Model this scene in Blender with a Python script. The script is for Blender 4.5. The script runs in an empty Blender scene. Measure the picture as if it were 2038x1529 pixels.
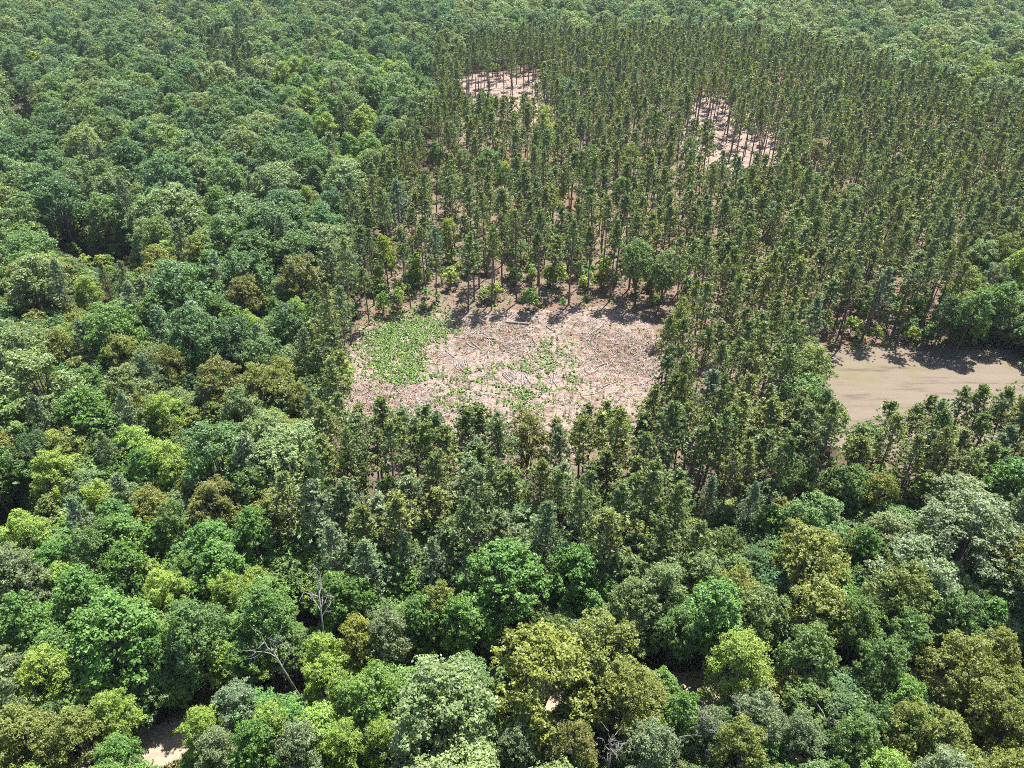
import bpy, math, random
import numpy as np
from mathutils import Vector, Matrix

# ------------------------------------------------------------------ camera, sky, sun, exposure
S = bpy.context.scene
C = S.collection
W0, H0 = 2038.0, 1529.0
FPX = 1551.0
PITCH = math.radians(34.4)
CAM_H = 75.0
SUN_EL, SUN_AZ = math.radians(66), math.radians(31)

cam = bpy.data.cameras.new('camera')
cam.sensor_width = 36.0
cam.lens = FPX / W0 * 36.0
cam.clip_start = 1.0
cam.clip_end = 6000.0
cam_o = bpy.data.objects.new('camera', cam)
cam_o.location = (0, 0, CAM_H)
cam_o.rotation_euler = (math.pi / 2 - PITCH, 0, 0)
C.objects.link(cam_o)
S.camera = cam_o

world = bpy.data.worlds.new('World')
S.world = world
world.use_nodes = True
wn = world.node_tree
sky = wn.nodes.new('ShaderNodeTexSky')
sky.sky_type = 'NISHITA'
sky.sun_disc = False
sky.sun_elevation = SUN_EL
sky.sun_rotation = SUN_AZ
sky.altitude = 250
wn.links.new(sky.outputs[0], wn.nodes['Background'].inputs[0])
wn.nodes['Background'].inputs[1].default_value = 0.09

sun = bpy.data.lights.new('sun', 'SUN')
sun.energy = 5.0
sun.angle = math.radians(0.5)
sun.color = (1.0, 0.965, 0.90)
sun_o = bpy.data.objects.new('sun', sun)
sd = Vector((math.sin(SUN_AZ) * math.cos(SUN_EL), math.cos(SUN_AZ) * math.cos(SUN_EL), math.sin(SUN_EL)))
sun_o.rotation_euler = sd.to_track_quat('Z', 'Y').to_euler()
sun_o.location = sd * 300
C.objects.link(sun_o)

S.view_settings.view_transform = 'Standard'
S.view_settings.look = 'None'
S.view_settings.gamma = 1.0
S.view_settings.exposure = 1.5
S.render.film_transparent = False
cy = S.cycles
cy.max_bounces = 6
cy.diffuse_bounces = 3
cy.glossy_bounces = 2
cy.transmission_bounces = 3
cy.use_denoising = False
cy.use_adaptive_sampling = True
cy.adaptive_threshold = 0.02
cy.pixel_filter_type = 'BLACKMAN_HARRIS'
cy.filter_width = 0.95
cy.caustics_reflective = False
cy.caustics_refractive = False

SP, CP = math.sin(PITCH), math.cos(PITCH)


def at(px, py, z=0.0):
    """world point at height z seen at photo pixel (px, py)"""
    a = (px - W0 / 2) / FPX
    b = -(py - H0 / 2) / FPX
    d = (a, CP + b * SP, -SP + b * CP)
    t = (z - CAM_H) / d[2]
    return (a * t, d[1] * t)


def proj(x, y, z):
    dz = z - CAM_H
    d = y * CP - dz * SP
    u = y * SP + dz * CP
    return W0 / 2 + FPX * x / d, H0 / 2 - FPX * u / d, d


def inpoly(x, y, poly):
    r = False
    j = len(poly) - 1
    for i in range(len(poly)):
        xi, yi = poly[i]
        xj, yj = poly[j]
        if (yi > y) != (yj > y) and x < (xj - xi) * (y - yi) / (yj - yi) + xi:
            r = not r
        j = i
    return r


def gpoly(pts):
    return [at(*p) for p in pts]


# ------------------------------------------------------------------ materials
def new_mat(name):
    m = bpy.data.materials.new(name)
    m.use_nodes = True
    nt = m.node_tree
    b = nt.nodes['Principled BSDF']
    return m, nt, b


def leaf_mat(name, trans=0.6, rough=0.5, spec=0.28):
    m, nt, b = new_mat(name)
    L = nt.links.new
    at_ = nt.nodes.new('ShaderNodeAttribute')
    at_.attribute_type = 'INSTANCER'
    at_.attribute_name = 'tint'
    va = nt.nodes.new('ShaderNodeAttribute')
    va.attribute_type = 'GEOMETRY'
    va.attribute_name = 'var'
    mr = nt.nodes.new('ShaderNodeMapRange')
    mr.inputs['To Min'].default_value = 0.55
    mr.inputs['To Max'].default_value = 1.5
    L(va.outputs['Fac'], mr.inputs['Value'])
    mul = nt.nodes.new('ShaderNodeVectorMath')
    mul.operation = 'SCALE'
    L(at_.outputs['Color'], mul.inputs[0])
    L(mr.outputs[0], mul.inputs['Scale'])
    L(mul.outputs[0], b.inputs['Base Color'])
    b.inputs['Roughness'].default_value = rough
    b.inputs['Specular IOR Level'].default_value = spec
    tr = nt.nodes.new('ShaderNodeBsdfTranslucent')
    warm = nt.nodes.new('ShaderNodeMix')
    warm.data_type = 'RGBA'
    warm.blend_type = 'MULTIPLY'
    warm.inputs[0].default_value = 1.0
    warm.inputs[7].default_value = (1.25 * trans, 1.2 * trans, 0.45 * trans, 1)
    L(mul.outputs[0], warm.inputs[6])
    L(warm.outputs[2], tr.inputs['Color'])
    mx = nt.nodes.new('ShaderNodeAddShader')
    L(b.outputs[0], mx.inputs[0])
    L(tr.outputs[0], mx.inputs[1])
    L(mx.outputs[0], nt.nodes['Material Output'].inputs[0])
    return m


def ramp(nt, stops):
    r = nt.nodes.new('ShaderNodeValToRGB')
    e = r.color_ramp.elements
    while len(e) < len(stops):
        e.new(0.5)
    for k, (p, c) in enumerate(stops):
        e[k].position = p
        e[k].color = (*c, 1)
    return r


def noise(nt, scale, detail=4, rough=0.6, vec=None):
    n = nt.nodes.new('ShaderNodeTexNoise')
    n.inputs['Scale'].default_value = scale
    n.inputs['Detail'].default_value = detail
    n.inputs['Roughness'].default_value = rough
    if vec is not None:
        nt.links.new(vec, n.inputs['Vector'])
    return n


def mixc(nt, fac, a, b, mode='MIX'):
    m = nt.nodes.new('ShaderNodeMix')
    m.data_type = 'RGBA'
    m.blend_type = mode
    for sock, v in ((m.inputs[0], fac), (m.inputs[6], a), (m.inputs[7], b)):
        if hasattr(v, 'is_linked'):
            nt.links.new(v, sock)
        elif isinstance(v, (int, float)):
            sock.default_value = v
        else:
            sock.default_value = (*v, 1)
    return m.outputs[2]


def bark_mat(name, c0, c1):
    m, nt, b = new_mat(name)
    tc = nt.nodes.new('ShaderNodeTexCoord')
    n = noise(nt, 3.0, 5, 0.7, tc.outputs['Object'])
    r = ramp(nt, [(0.3, c0), (0.7, c1)])
    nt.links.new(n.outputs[0], r.inputs[0])
    nt.links.new(r.outputs[0], b.inputs['Base Color'])
    b.inputs['Roughness'].default_value = 0.9
    bp = nt.nodes.new('ShaderNodeBump')
    bp.inputs['Strength'].default_value = 0.6
    nt.links.new(n.outputs[0], bp.inputs['Height'])
    nt.links.new(bp.outputs[0], b.inputs['Normal'])
    return m


def attr_mat(name, rough=0.85):
    m, nt, b = new_mat(name)
    a = nt.nodes.new('ShaderNodeAttribute')
    a.attribute_name = 'col'
    nt.links.new(a.outputs['Color'], b.inputs['Base Color'])
    b.inputs['Roughness'].default_value = rough
    b.inputs['Specular IOR Level'].default_value = 0.2
    return m


M_LEAF = leaf_mat('broad_leaf')
M_NEEDLE = leaf_mat('pine_needle', trans=0.5, rough=0.5, spec=0.2)
M_BARK = bark_mat('grey_bark', (0.05, 0.04, 0.035), (0.16, 0.14, 0.12))
M_PBARK = bark_mat('pine_bark', (0.07, 0.05, 0.045), (0.2, 0.15, 0.13))
M_DEAD = bark_mat('bleached_wood', (0.12, 0.11, 0.105), (0.27, 0.255, 0.245))
M_LOG = bark_mat('log_wood', (0.10, 0.085, 0.075), (0.33, 0.295, 0.265))
M_LOGEND = bark_mat('cut_wood', (0.42, 0.32, 0.2), (0.55, 0.45, 0.3))
M_STICK = attr_mat('debris_sticks')
M_FERN = attr_mat('fern_leaf', 0.6)


# ------------------------------------------------------------------ mesh helpers
class Geo:
    """collects quads/tris with a per-vertex var value and a material slot"""

    def __init__(self):
        self.v, self.f, self.var, self.mi, self.n = [], [], [], [], 0

    def quads(self, V, var=None, mi=0):
        V = np.asarray(V, np.float32).reshape(-1, 3)
        k = len(V) // 4
        self.v.append(V)
        self.f.append(np.arange(self.n, self.n + 4 * k, dtype=np.int32).reshape(-1, 4))
        self.var.append(np.zeros(4 * k, np.float32) if var is None else np.repeat(np.asarray(var, np.float32), 4))
        self.mi.append(np.full(k, mi, np.int32))
        self.n += 4 * k

    def tube(self, pts, rad, sides=6, mi=0, cap=True):
        pts = [Vector(p) for p in pts]
        m = len(pts)
        V = []
        for i, p in enumerate(pts):
            t = (pts[min(i + 1, m - 1)] - pts[max(i - 1, 0)])
            if t.length < 1e-6:
                t = Vector((0, 0, 1))
            t.normalize()
            a = t.orthogonal().normalized()
            b = t.cross(a)
            if i:                                   # keep the frame steady
                a = (pa - t * pa.dot(t)).normalized()
                b = t.cross(a)
            pa = a
            for k in range(sides):
                w = 2 * math.pi * k / sides
                V.append(p + (a * math.cos(w) + b * math.sin(w)) * rad[i])
        F = []
        for i in range(m - 1):
            for k in range(sides):
                k2 = (k + 1) % sides
                F.append((self.n + i * sides + k, self.n + i * sides + k2, self.n + (i + 1) * sides + k2, self.n + (i + 1) * sides + k))
        if cap:
            for base, flip in ((0, True), ((m - 1) * sides, False)):
                if sides == 4:
                    q = [self.n + base + k for k in range(4)]
                    F.append(tuple(reversed(q)) if flip else tuple(q))
                elif sides == 6:
                    q = [self.n + base + k for k in range(6)]
                    F.append((q[0], q[1], q[2], q[3]))
                    F.append((q[0], q[3], q[4], q[5]))
        self.v.append(np.array([tuple(x) for x in V], np.float32))
        self.f.append(np.array(F, np.int32))
        self.var.append(np.full(len(V), 0.5, np.float32))
        self.mi.append(np.full(len(F), mi, np.int32))
        self.n += len(V)

    def mesh(self, name, mats, col=None, smooth=False):
        V = np.concatenate(self.v)
        F = np.concatenate(self.f)
        me = bpy.data.meshes.new(name)
        me.vertices.add(len(V))
        me.vertices.foreach_set('co', V.ravel())
        me.loops.add(F.size)
        me.loops.foreach_set('vertex_index', F.ravel())
        me.polygons.add(len(F))
        me.polygons.foreach_set('loop_start', np.arange(0, F.size, 4, dtype=np.int32))
        me.polygons.foreach_set('loop_total', np.full(len(F), 4, np.int32))
        for m in mats:
            me.materials.append(m)
        me.polygons.foreach_set('material_index', np.concatenate(self.mi))
        if smooth:
            me.polygons.foreach_set('use_smooth', np.ones(len(F), bool))
        a = me.attributes.new('var', 'FLOAT', 'POINT')
        a.data.foreach_set('value', np.concatenate(self.var))
        if col is not None:
            a = me.attributes.new('col', 'FLOAT_COLOR', 'POINT')
            a.data.foreach_set('color', np.concatenate(col).astype(np.float32).ravel())
        me.update(calc_edges=True)
        return me


def nrm(a):
    return a / np.maximum(np.linalg.norm(a, axis=-1, keepdims=True), 1e-6)


def leaf_quads(P, N, size, rng, wid=0.34, T=None, droop=0.22):
    n = len(P)
    N = nrm(N)
    if T is None:
        T = np.cross(N, rng.normal(size=(n, 3)))
    else:
        T = T - N * np.sum(T * N, 1, keepdims=True)
    T = nrm(T)
    B = np.cross(N, T)
    s = np.asarray(size).reshape(-1, 1)
    V = np.empty((n, 4, 3), np.float32)
    V[:, 0] = P - T * s * 0.5
    V[:, 1] = P + B * s * wid
    V[:, 2] = P + T * s * 0.5 - N * s * droop
    V[:, 3] = P - B * s * wid
    return V


# ------------------------------------------------------------------ tree prototypes (metres)
def broad_tree(seed, R=4.6, H=16.0, zb=4.5, nsub=9, lobes=9, lr=1.0, leaf=0.34, nl=12, tuft=6, tr_=.34, peak=0.0, density=1.0):
    """-> crown Geo, trunk Geo.  Sub-crowns carry lobes, lobes carry leaf sprays."""
    rng = np.random.default_rng(seed)
    hh = (H - zb) / 2
    zc = zb + hh * .95
    subs = []
    for i in range(nsub):
        uz = 1 - 1.45 * (i + .3) / nsub
        az = i * 2.39996 + rng.uniform(-.35, .35)
        h = math.sqrt(max(0, 1 - uz * uz)) * (1 - peak * .45 * max(0, uz))
        sr = R * rng.uniform(.28, .44)
        k = rng.uniform(.72, 1.16)
        subs.append(((R - sr) * h * math.cos(az) * k, (R - sr) * h * math.sin(az) * k, zc + (hh - sr * .85) * uz * rng.uniform(.9, 1.06), sr))
    subs = np.array(subs)
    cen = np.array([0, 0, zc - hh * .25])
    LC, LR = [], []
    for sx, sy, sz, sr in subs:
        k = max(4, int(round(lobes * (sr / (R * .36)) ** 2)))
        o = nrm(np.array([[sx, sy, sz]]) - cen)
        d = nrm(nrm(rng.normal(size=(k, 3))) + .75 * o + np.array([0, 0, .3]))
        c = np.array([sx, sy, sz]) + d * sr * rng.uniform(.6, 1.08, (len(d), 1))
        LC.append(c)
        LR.append(lr * rng.uniform(.6, 1.3, len(d)))
    LC = np.concatenate(LC)
    LR = np.concatenate(LR)
    D = np.linalg.norm(LC[:, None] - subs[None, :, :3], axis=2) / subs[None, :, 3]
    keep = (np.sort(D, 1)[:, 0] > .42)
    LC, LR = LC[keep], LR[keep]
    g = Geo()
    ntf = np.maximum(3, np.round(tuft * density * (LR / lr) ** 2).astype(int))
    li = np.repeat(np.arange(len(LC)), ntf)
    q = len(li)
    out = nrm(LC - cen)[li]
    td = nrm(nrm(rng.normal(size=(q, 3))) + .5 * out + np.array([0, 0, .4]))
    TC = LC[li] + td * LR[li][:, None] * rng.uniform(.5, 1.15, (q, 1)) * np.array([1, 1, .8])
    TR = tr_ * rng.uniform(.65, 1.35, q)
    idx = np.repeat(np.arange(q), nl)
    n = len(idx)
    d = nrm(nrm(rng.normal(size=(n, 3))) + .35 * td[idx] + np.array([0, 0, .35]))
    P = TC[idx] + d * TR[idx][:, None] * (rng.uniform(.05, 1.0, (n, 1)) ** .55) * np.array([1, 1, .7])
    N = d * .5 + td[idx] * .35 + np.array([0, 0, .45]) + rng.normal(size=(n, 3)) * .42
    sz = leaf * rng.uniform(.6, 1.35, n)
    lv = rng.uniform(0, 1, len(LC))[li][idx] * .3 + rng.uniform(0, 1, q)[idx] * .35 + rng.uniform(0, 1, n) * .35
    g.quads(leaf_quads(P, N, sz, rng), lv)
    m = int(n * .08)
    k = rng.integers(0, len(subs), m)
    P = subs[k, :3] + nrm(rng.normal(size=(m, 3))) * subs[k, 3:4] * rng.uniform(.1, .75, (m, 1))
    g.quads(leaf_quads(P, rng.normal(size=(m, 3)) + np.array([0, 0, .6]), leaf * 1.5 * np.ones(m), rng), rng.uniform(0, .6, m))
    t = Geo()
    r0 = .022 * H
    bend = rng.uniform(-.5, .5, 2)
    top = Vector((bend[0], bend[1], zc + 1.0))
    fork = Vector((bend[0] * .5, bend[1] * .5, zb * .8))
    t.tube([(0, 0, -.3), (0.03, 0, .4), fork, top], [r0 * 1.5, r0, r0 * .8, r0 * .3], 6)
    for sx, sy, sz, sr in subs[:9]:
        tip = Vector((sx, sy, sz + sr * .3))
        st = fork.lerp(top, float(rng.uniform(0, .6)))
        mid = st.lerp(tip, .5) + Vector((0, 0, -.4))
        t.tube([st, mid, tip], [r0 * .45, r0 * .28, r0 * .08], 4, cap=False)
    return g, t


def pine_tree(seed, H=18.0, zb=8.5, R=1.9, nb=60, tufts=5, blades=8, blen=.55, bw=.085, layered=False, dead=10, lean=0.3):
    rng = np.random.default_rng(seed)
    g, t = Geo(), Geo()
    ln = rng.uniform(-lean, lean, 2)
    axis = lambda z: np.array([ln[0] * (z / H) ** 2, ln[1] * (z / H) ** 2, z])
    rb = .0105 * H
    zs = [-.3, .3, H * .35, H * .7, H * .97]
    t.tube([axis(max(z, 0)) + np.array([0, 0, min(z, 0)]) for z in zs], [rb * 1.2, rb, rb * .82, rb * .5, .03], 6)
    TP, TD, TV = [], [], []
    for i in range(nb):
        u = (i + rng.uniform(0, 1)) / nb
        z = zb + (H - .25 - zb) * u ** .85
        uu = (z - zb) / (H - zb)
        prof = (.62 + 1.9 * uu) if uu < .2 else (1 - ((uu - .2) / .8) ** 1.35 * .86)
        if layered:
            prof = (1 - uu ** 1.3 * .85) * (0.75 if int(z * .9) % 2 else 1.05)
        L = R * prof * rng.uniform(.5, 1.2)
        az = i * 2.39996 + rng.uniform(-.5, .5)
        el = math.radians((5 if layered else 18) + uu * (25 if layered else 42) + rng.uniform(-10, 12))
        d = np.array([math.cos(az) * math.cos(el), math.sin(az) * math.cos(el), math.sin(el)])
        b0 = axis(z)
        tip = b0 + d * L
        mid = b0 + d * L * .5 - np.array([0, 0, .06 * L])
        t.tube([b0, mid, tip], [.05, .03, .012], 4, cap=False)
        k = max(2, int(round(tufts * (.5 + .5 * L / R))))
        for j in range(k):
            w = .35 + .65 * (j + rng.uniform(.3, 1)) / k
            side = rng.normal(size=3) * .22 * L * (1.1 - .4 * w)
            side[2] *= .35
            TP.append(b0 + d * L * w + side)
            td = d + np.array([0, 0, .55]) + rng.normal(size=3) * .25
            TD.append(td)
            TV.append(rng.uniform(0, 1))
    # leader tufts
    for j in range(4):
        TP.append(axis(H - .15 - j * .25))
        TD.append(np.array([0, 0, 1.0]))
        TV.append(.7)
    TP, TD, TV = np.array(TP), nrm(np.array(TD)), np.array(TV)
    idx = np.repeat(np.arange(len(TP)), blades)
    n = len(idx)
    T = nrm(TD[idx] * .8 + rng.normal(size=(n, 3)) * .62)
    ll = blen * rng.uniform(.7, 1.25, n)
    P = TP[idx] + T * ll[:, None] * .45
    N = rng.normal(size=(n, 3)) + np.array([0, 0, .8])
    V = leaf_quads(P, N, ll, rng, wid=bw / blen, T=T, droop=.05)
    g.quads(V, TV[idx] * .5 + rng.uniform(0, .5, n))
    for i in range(dead):                                   # bare lower branches
        z = rng.uniform(zb * .45, zb)
        az = rng.uniform(0, 6.28)
        L = rng.uniform(.5, 1.3)
        p = axis(z)
        q = p + np.array([math.cos(az) * L, math.sin(az) * L, rng.uniform(-.15, .25)])
        t.tube([p, q], [.03, .012], 4, cap=False)
    return g, t


def dead_tree_geo(seed, H=11.0, spread=3.0, nl=6, lean=0.0, r0=.17):
    rng = np.random.default_rng(seed)
    t, b = Geo(), Geo()
    top = np.array([lean, lean * .3, H * .82])
    mid = np.array([lean * .4 + rng.uniform(-.3, .3), rng.uniform(-.3, .3), H * .4])
    t.tube([(0, 0, -.3), mid * np.array([.4, .4, .5]), mid, top], [r0 * 1.2, r0, r0 * .75, r0 * .35], 6)

    def limb(p, d, L, r, depth):
        d = d / np.linalg.norm(d)
        pts, k = [p], 4
        for j in range(k):
            d = d + rng.normal(size=3) * .22 + np.array([0, 0, .06])
            d = d / np.linalg.norm(d)
            pts.append(pts[-1] + d * L / k)
        b.tube(pts, list(np.linspace(r, r * .3, k + 1)), 5 if False else 4, cap=False)
        if depth:
            for j in range(3 if depth > 1 else 4):
                q = pts[rng.integers(1, k + 1)]
                limb(np.array(q), d + rng.normal(size=3) * .8 + np.array([0, 0, .15]), L * rng.uniform(.3, .55), r * .5, depth - 1)
    for i in range(nl):
        w = rng.uniform(.35, 1)
        p = mid * (1 - w) + top * w
        az = i * 2.4 + rng.uniform(-.5, .5)
        limb(p, np.array([math.cos(az) * spread / 3, math.sin(az) * spread / 3, rng.uniform(.4, 1.2)]), spread * rng.uniform(.8, 1.4), r0 * .42, 2)
    limb(top, np.array([.1, 0, 1.0]), spread, r0 * .35, 2)
    return t, b


# near prototypes: (crown mesh, trunk mesh, nominal radius, nominal height)
PROTO = {}


def add_proto(kind, g, t, R, H, leafm, barkm):
    i = len(PROTO.setdefault(kind, []))
    PROTO[kind].append((g.mesh(kind + '_crown', [leafm]), t.mesh(kind + '_trunk', [barkm]), R, H))


for s in range(7):
    rng_ = random.Random(s)
    R, H = 4.6 + .3 * (s % 3 - 1), 15.5 + rng_.uniform(-.8, .8)
    g, t = broad_tree(100 + s, R, H, 3.6, nsub=17 + s % 4, lobes=10, lr=.78, leaf=.25, nl=13, tuft=7, tr_=.36)
    add_proto('oak_tree', g, t, R, H, M_LEAF, M_BARK)
for s in range(5):
    R, H = 4.3, 15.5
    g, t = broad_tree(200 + s, R, H, 2.2, nsub=22, lobes=12, lr=.62, leaf=.27, nl=11, tuft=5, tr_=.34, peak=.5)
    add_proto('maple_tree', g, t, R, H, M_LEAF, M_BARK)
for s in range(4):                                              # looser, feathery crowns
    R, H = 4.0, 14.0
    g, t = broad_tree(300 + s, R, H, 2.6, nsub=18, lobes=10, lr=.7, leaf=.2, nl=14, tuft=7, tr_=.36, peak=.35)
    add_proto('ash_tree', g, t, R, H, M_LEAF, M_BARK)
for s in range(9):
    H = 18 + (s % 5 - 2) * .8
    g, t = pine_tree(400 + s, H, 8.8 + (s % 4) * .7, 2.6 + .25 * (s % 3), nb=48 - 3 * (s % 3), tufts=5, blades=15, blen=.44, bw=.075, lean=.7)
    add_proto('red_pine', g, t, 2.0, H, M_NEEDLE, M_PBARK)
for s in range(4):
    g, t = pine_tree(500 + s, 16.5, 6.6, 3.1, nb=62, tufts=7, blades=15, blen=.4, bw=.06, dead=6, lean=.6)
    add_proto('white_pine', g, t, 2.7, 17, M_NEEDLE, M_PBARK)
for s in range(4):
    g, t = broad_tree(600 + s, 1.5, 4.2, .3, nsub=9, lobes=6, lr=.42, leaf=.22, nl=7, tuft=4, tr_=.24, peak=.6)
    add_proto('sapling', g, t, 1.5, 4.2, M_LEAF, M_BARK)

# light versions for the trees that stand in the mass: crown and trunk in one mesh, two materials
FAR = {}


def add_far(kind, g, t, R, H, leafm, barkm):
    lst = FAR.setdefault(kind, [])
    off = g.n
    for v, f, va, mi in zip(t.v, t.f, t.var, t.mi):
        g.v.append(v)
        g.f.append(f + off)
        g.var.append(va)
        g.mi.append(mi + 1)
    me = g.mesh('%s_mass_member' % kind, [leafm, barkm])
    o = bpy.data.objects.new('%s_mass_member_%d' % (kind, len(lst)), me)
    lst.append((o, R, H))


for s in range(5):
    R, H = 4.6 + .3 * (s % 3 - 1), 15.5
    g, t = broad_tree(100 + s, R, H, 3.6, nsub=17 + s % 4, lobes=10, lr=.78, leaf=.38, nl=6, tuft=6, tr_=.34)
    add_far('oak_tree', g, t, R, H, M_LEAF, M_BARK)
for s in range(3):
    g, t = broad_tree(200 + s, 4.3, 15.5, 2.2, nsub=22, lobes=12, lr=.62, leaf=.4, nl=5, tuft=5, tr_=.32, peak=.5)
    add_far('maple_tree', g, t, 4.3, 15.5, M_LEAF, M_BARK)
for s in range(3):
    g, t = broad_tree(300 + s, 4.0, 14.0, 2.6, nsub=18, lobes=10, lr=.7, leaf=.33, nl=6, tuft=6, tr_=.34, peak=.35)
    add_far('ash_tree', g, t, 4.0, 14.0, M_LEAF, M_BARK)
for s in range(8):
    H = 18 + (s % 5 - 2) * .8
    g, t = pine_tree(400 + s, H, 8.8 + (s % 4) * .7, 2.5 + .25 * (s % 3), nb=40 - 3 * (s % 3), tufts=4, blades=8, blen=.52, bw=.13, lean=.7)
    add_far('red_pine', g, t, 2.0, H, M_NEEDLE, M_PBARK)
for s in range(3):
    g, t = pine_tree(500 + s, 16.5, 6.6, 3.1, nb=50, tufts=5, blades=8, blen=.5, bw=.11, dead=4, lean=.6)
    add_far('white_pine', g, t, 2.7, 17, M_NEEDLE, M_PBARK)
for s in range(3):
    g, t = broad_tree(600 + s, 1.5, 4.2, .3, nsub=9, lobes=6, lr=.42, leaf=.3, nl=4, tuft=4, tr_=.22, peak=.6)
    add_far('sapling', g, t, 1.5, 4.2, M_LEAF, M_BARK)

# ------------------------------------------------------------------ ground layout (photo pixels of the ground)
CLEARING = gpoly([(676, 775), (700, 700), (722, 650), (790, 628), (880, 620), (960, 622), (1080, 615), (1200, 608), (1300, 640), (1322, 700),
                  (1318, 790), (1270, 860), (1180, 905), (1060, 915), (960, 905), (860, 890), (760, 880), (690, 830)])
FIELD = gpoly([(1590, 735), (1625, 700), (1700, 692), (1850, 688), (1990, 690), (2060, 720), (2300, 760), (2400, 850), (2150, 880), (1950, 885),
               (1850, 905), (1760, 912), (1700, 912), (1640, 885), (1600, 830)])
FARCLEAR = gpoly([(912, 152), (930, 146), (1070, 146), (1082, 172), (1095, 205), (1098, 240), (1060, 245), (1010, 228), (960, 222), (915, 205)])
THIN1 = gpoly([(1340, 195), (1420, 190), (1520, 215), (1590, 280), (1560, 335), (1440, 350), (1380, 330), (1330, 260)])
GLADE = gpoly([(20, 215), (60, 200), (70, 225), (30, 245)])
GLADE2 = gpoly([(-40, 1060), (30, 1055), (40, 1110), (-40, 1120)])
DARKHOLE = gpoly([(90, 520), (190, 505), (285, 520), (275, 560), (200, 560), (110, 550)])
ROADC = [at(*p) for p in ((-200, 1640), (60, 1590), (230, 1520), (335, 1478), (480, 1437), (610, 1415), (705, 1402), (930, 1380), (1150, 1376), (1310, 1381), (1480, 1380),
                          (1620, 1372), (1780, 1372), (2000, 1385), (2300, 1410))]


def road_d(x, y):
    best = 1e9
    for (x0, y0), (x1, y1) in zip(ROADC, ROADC[1:]):
        dx, dy = x1 - x0, y1 - y0
        t = max(0, min(1, ((x - x0) * dx + (y - y0) * dy) / (dx * dx + dy * dy)))
        best = min(best, math.hypot(x - x0 - dx * t, y - y0 - dy * t))
    return best


# ------------------------------------------------------------------ ground materials and sheets
def floor_mat():
    m, nt, b = new_mat('forest_floor')
    L = nt.links.new
    tc = nt.nodes.new('ShaderNodeTexCoord')
    P = tc.outputs['Object']
    big = noise(nt, .06, 5, .6, P)
    mid = noise(nt, .5, 5, .65, P)
    fine = noise(nt, 3.2, 6, .75, P)
    needles = ramp(nt, [(.25, (0.061, 0.040, 0.027)), (.45, (0.140, 0.096, 0.071)), (.6, (0.206, 0.155, 0.124)), (.8, (0.262, 0.219, 0.186))])
    L(fine.outputs[0], needles.inputs[0])
    green = ramp(nt, [(.35, (0.023, 0.041, 0.012)), (.7, (0.080, 0.109, 0.027))])
    L(fine.outputs[0], green.inputs[0])
    gm = ramp(nt, [(.54, (0, 0, 0)), (.62, (1, 1, 1))])
    L(mid.outputs[0], gm.inputs[0])
    red = mixc(nt, .55, needles.outputs[0], (0.140, 0.068, 0.044))
    rm = ramp(nt, [(.5, (0, 0, 0)), (.62, (1, 1, 1))])
    L(big.outputs[0], rm.inputs[0])
    c1 = mixc(nt, rm.outputs[0], needles.outputs[0], red)
    gscale = nt.nodes.new('ShaderNodeMath')
    gscale.operation = 'MULTIPLY'
    gscale.inputs[1].default_value = .55
    L(gm.outputs[0], gscale.inputs[0])
    c2 = mixc(nt, gscale.outputs[0], c1, green.outputs[0])
    # dark leaf litter under the broadleaf trees
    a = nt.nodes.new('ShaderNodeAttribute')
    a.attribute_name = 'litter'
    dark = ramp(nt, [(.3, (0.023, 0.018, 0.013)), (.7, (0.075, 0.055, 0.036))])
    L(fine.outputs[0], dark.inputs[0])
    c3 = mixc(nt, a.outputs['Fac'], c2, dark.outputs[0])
    L(c3, b.inputs['Base Color'])
    b.inputs['Roughness'].default_value = .95
    b.inputs['Specular IOR Level'].default_value = .1
    bp = nt.nodes.new('ShaderNodeBump')
    bp.inputs['Strength'].default_value = .8
    bp.inputs['Distance'].default_value = .25
    L(fine.outputs[0], bp.inputs['Height'])
    L(bp.outputs[0], b.inputs['Normal'])
    return m


def field_mat():
    m, nt, b = new_mat('dry_mown_grass')
    L = nt.links.new
    tc = nt.nodes.new('ShaderNodeTexCoord')
    mp = nt.nodes.new('ShaderNodeMapping')
    mp.inputs['Scale'].default_value = (.09, .5, 1)
    mp.inputs['Rotation'].default_value = (0, 0, math.radians(4))
    L(tc.outputs['Object'], mp.inputs[0])
    st = noise(nt, 1.0, 6, .62, mp.outputs[0])
    P = tc.outputs['Object']
    fine = noise(nt, 5.0, 5, .75, P)
    patch = noise(nt, .11, 4, .6, P)
    base = ramp(nt, [(.25, (0.093, 0.068, 0.052)), (.5, (0.152, 0.121, 0.093)), (.75, (0.193, 0.162, 0.124))])
    mm = nt.nodes.new('ShaderNodeMath')
    mm.operation = 'MULTIPLY_ADD'
    mm.inputs[1].default_value = .45
    sub = nt.nodes.new('ShaderNodeMath')
    sub.operation = 'MULTIPLY'
    sub.inputs[1].default_value = .6
    L(fine.outputs[0], sub.inputs[0])
    L(st.outputs[0], mm.inputs[0])
    L(sub.outputs[0], mm.inputs[2])
    L(mm.outputs[0], base.inputs[0])
    pm = ramp(nt, [(.53, (0, 0, 0)), (.68, (.55, .55, .55))])
    L(patch.outputs[0], pm.inputs[0])
    c = mixc(nt, pm.outputs[0], base.outputs[0], (0.131, 0.121, 0.052))
    gm = ramp(nt, [(.36, (.6, .6, .6)), (.46, (0, 0, 0))])
    L(st.outputs[0], gm.inputs[0])
    c = mixc(nt, gm.outputs[0], c, (0.076, 0.061, 0.055))
    L(c, b.inputs['Base Color'])
    b.inputs['Roughness'].default_value = .95
    b.inputs['Specular IOR Level'].default_value = .1
    bp = nt.nodes.new('ShaderNodeBump')
    bp.inputs['Strength'].default_value = .7
    bp.inputs['Distance'].default_value = .12
    L(fine.outputs[0], bp.inputs['Height'])
    L(bp.outputs[0], b.inputs['Normal'])
    return m


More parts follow.
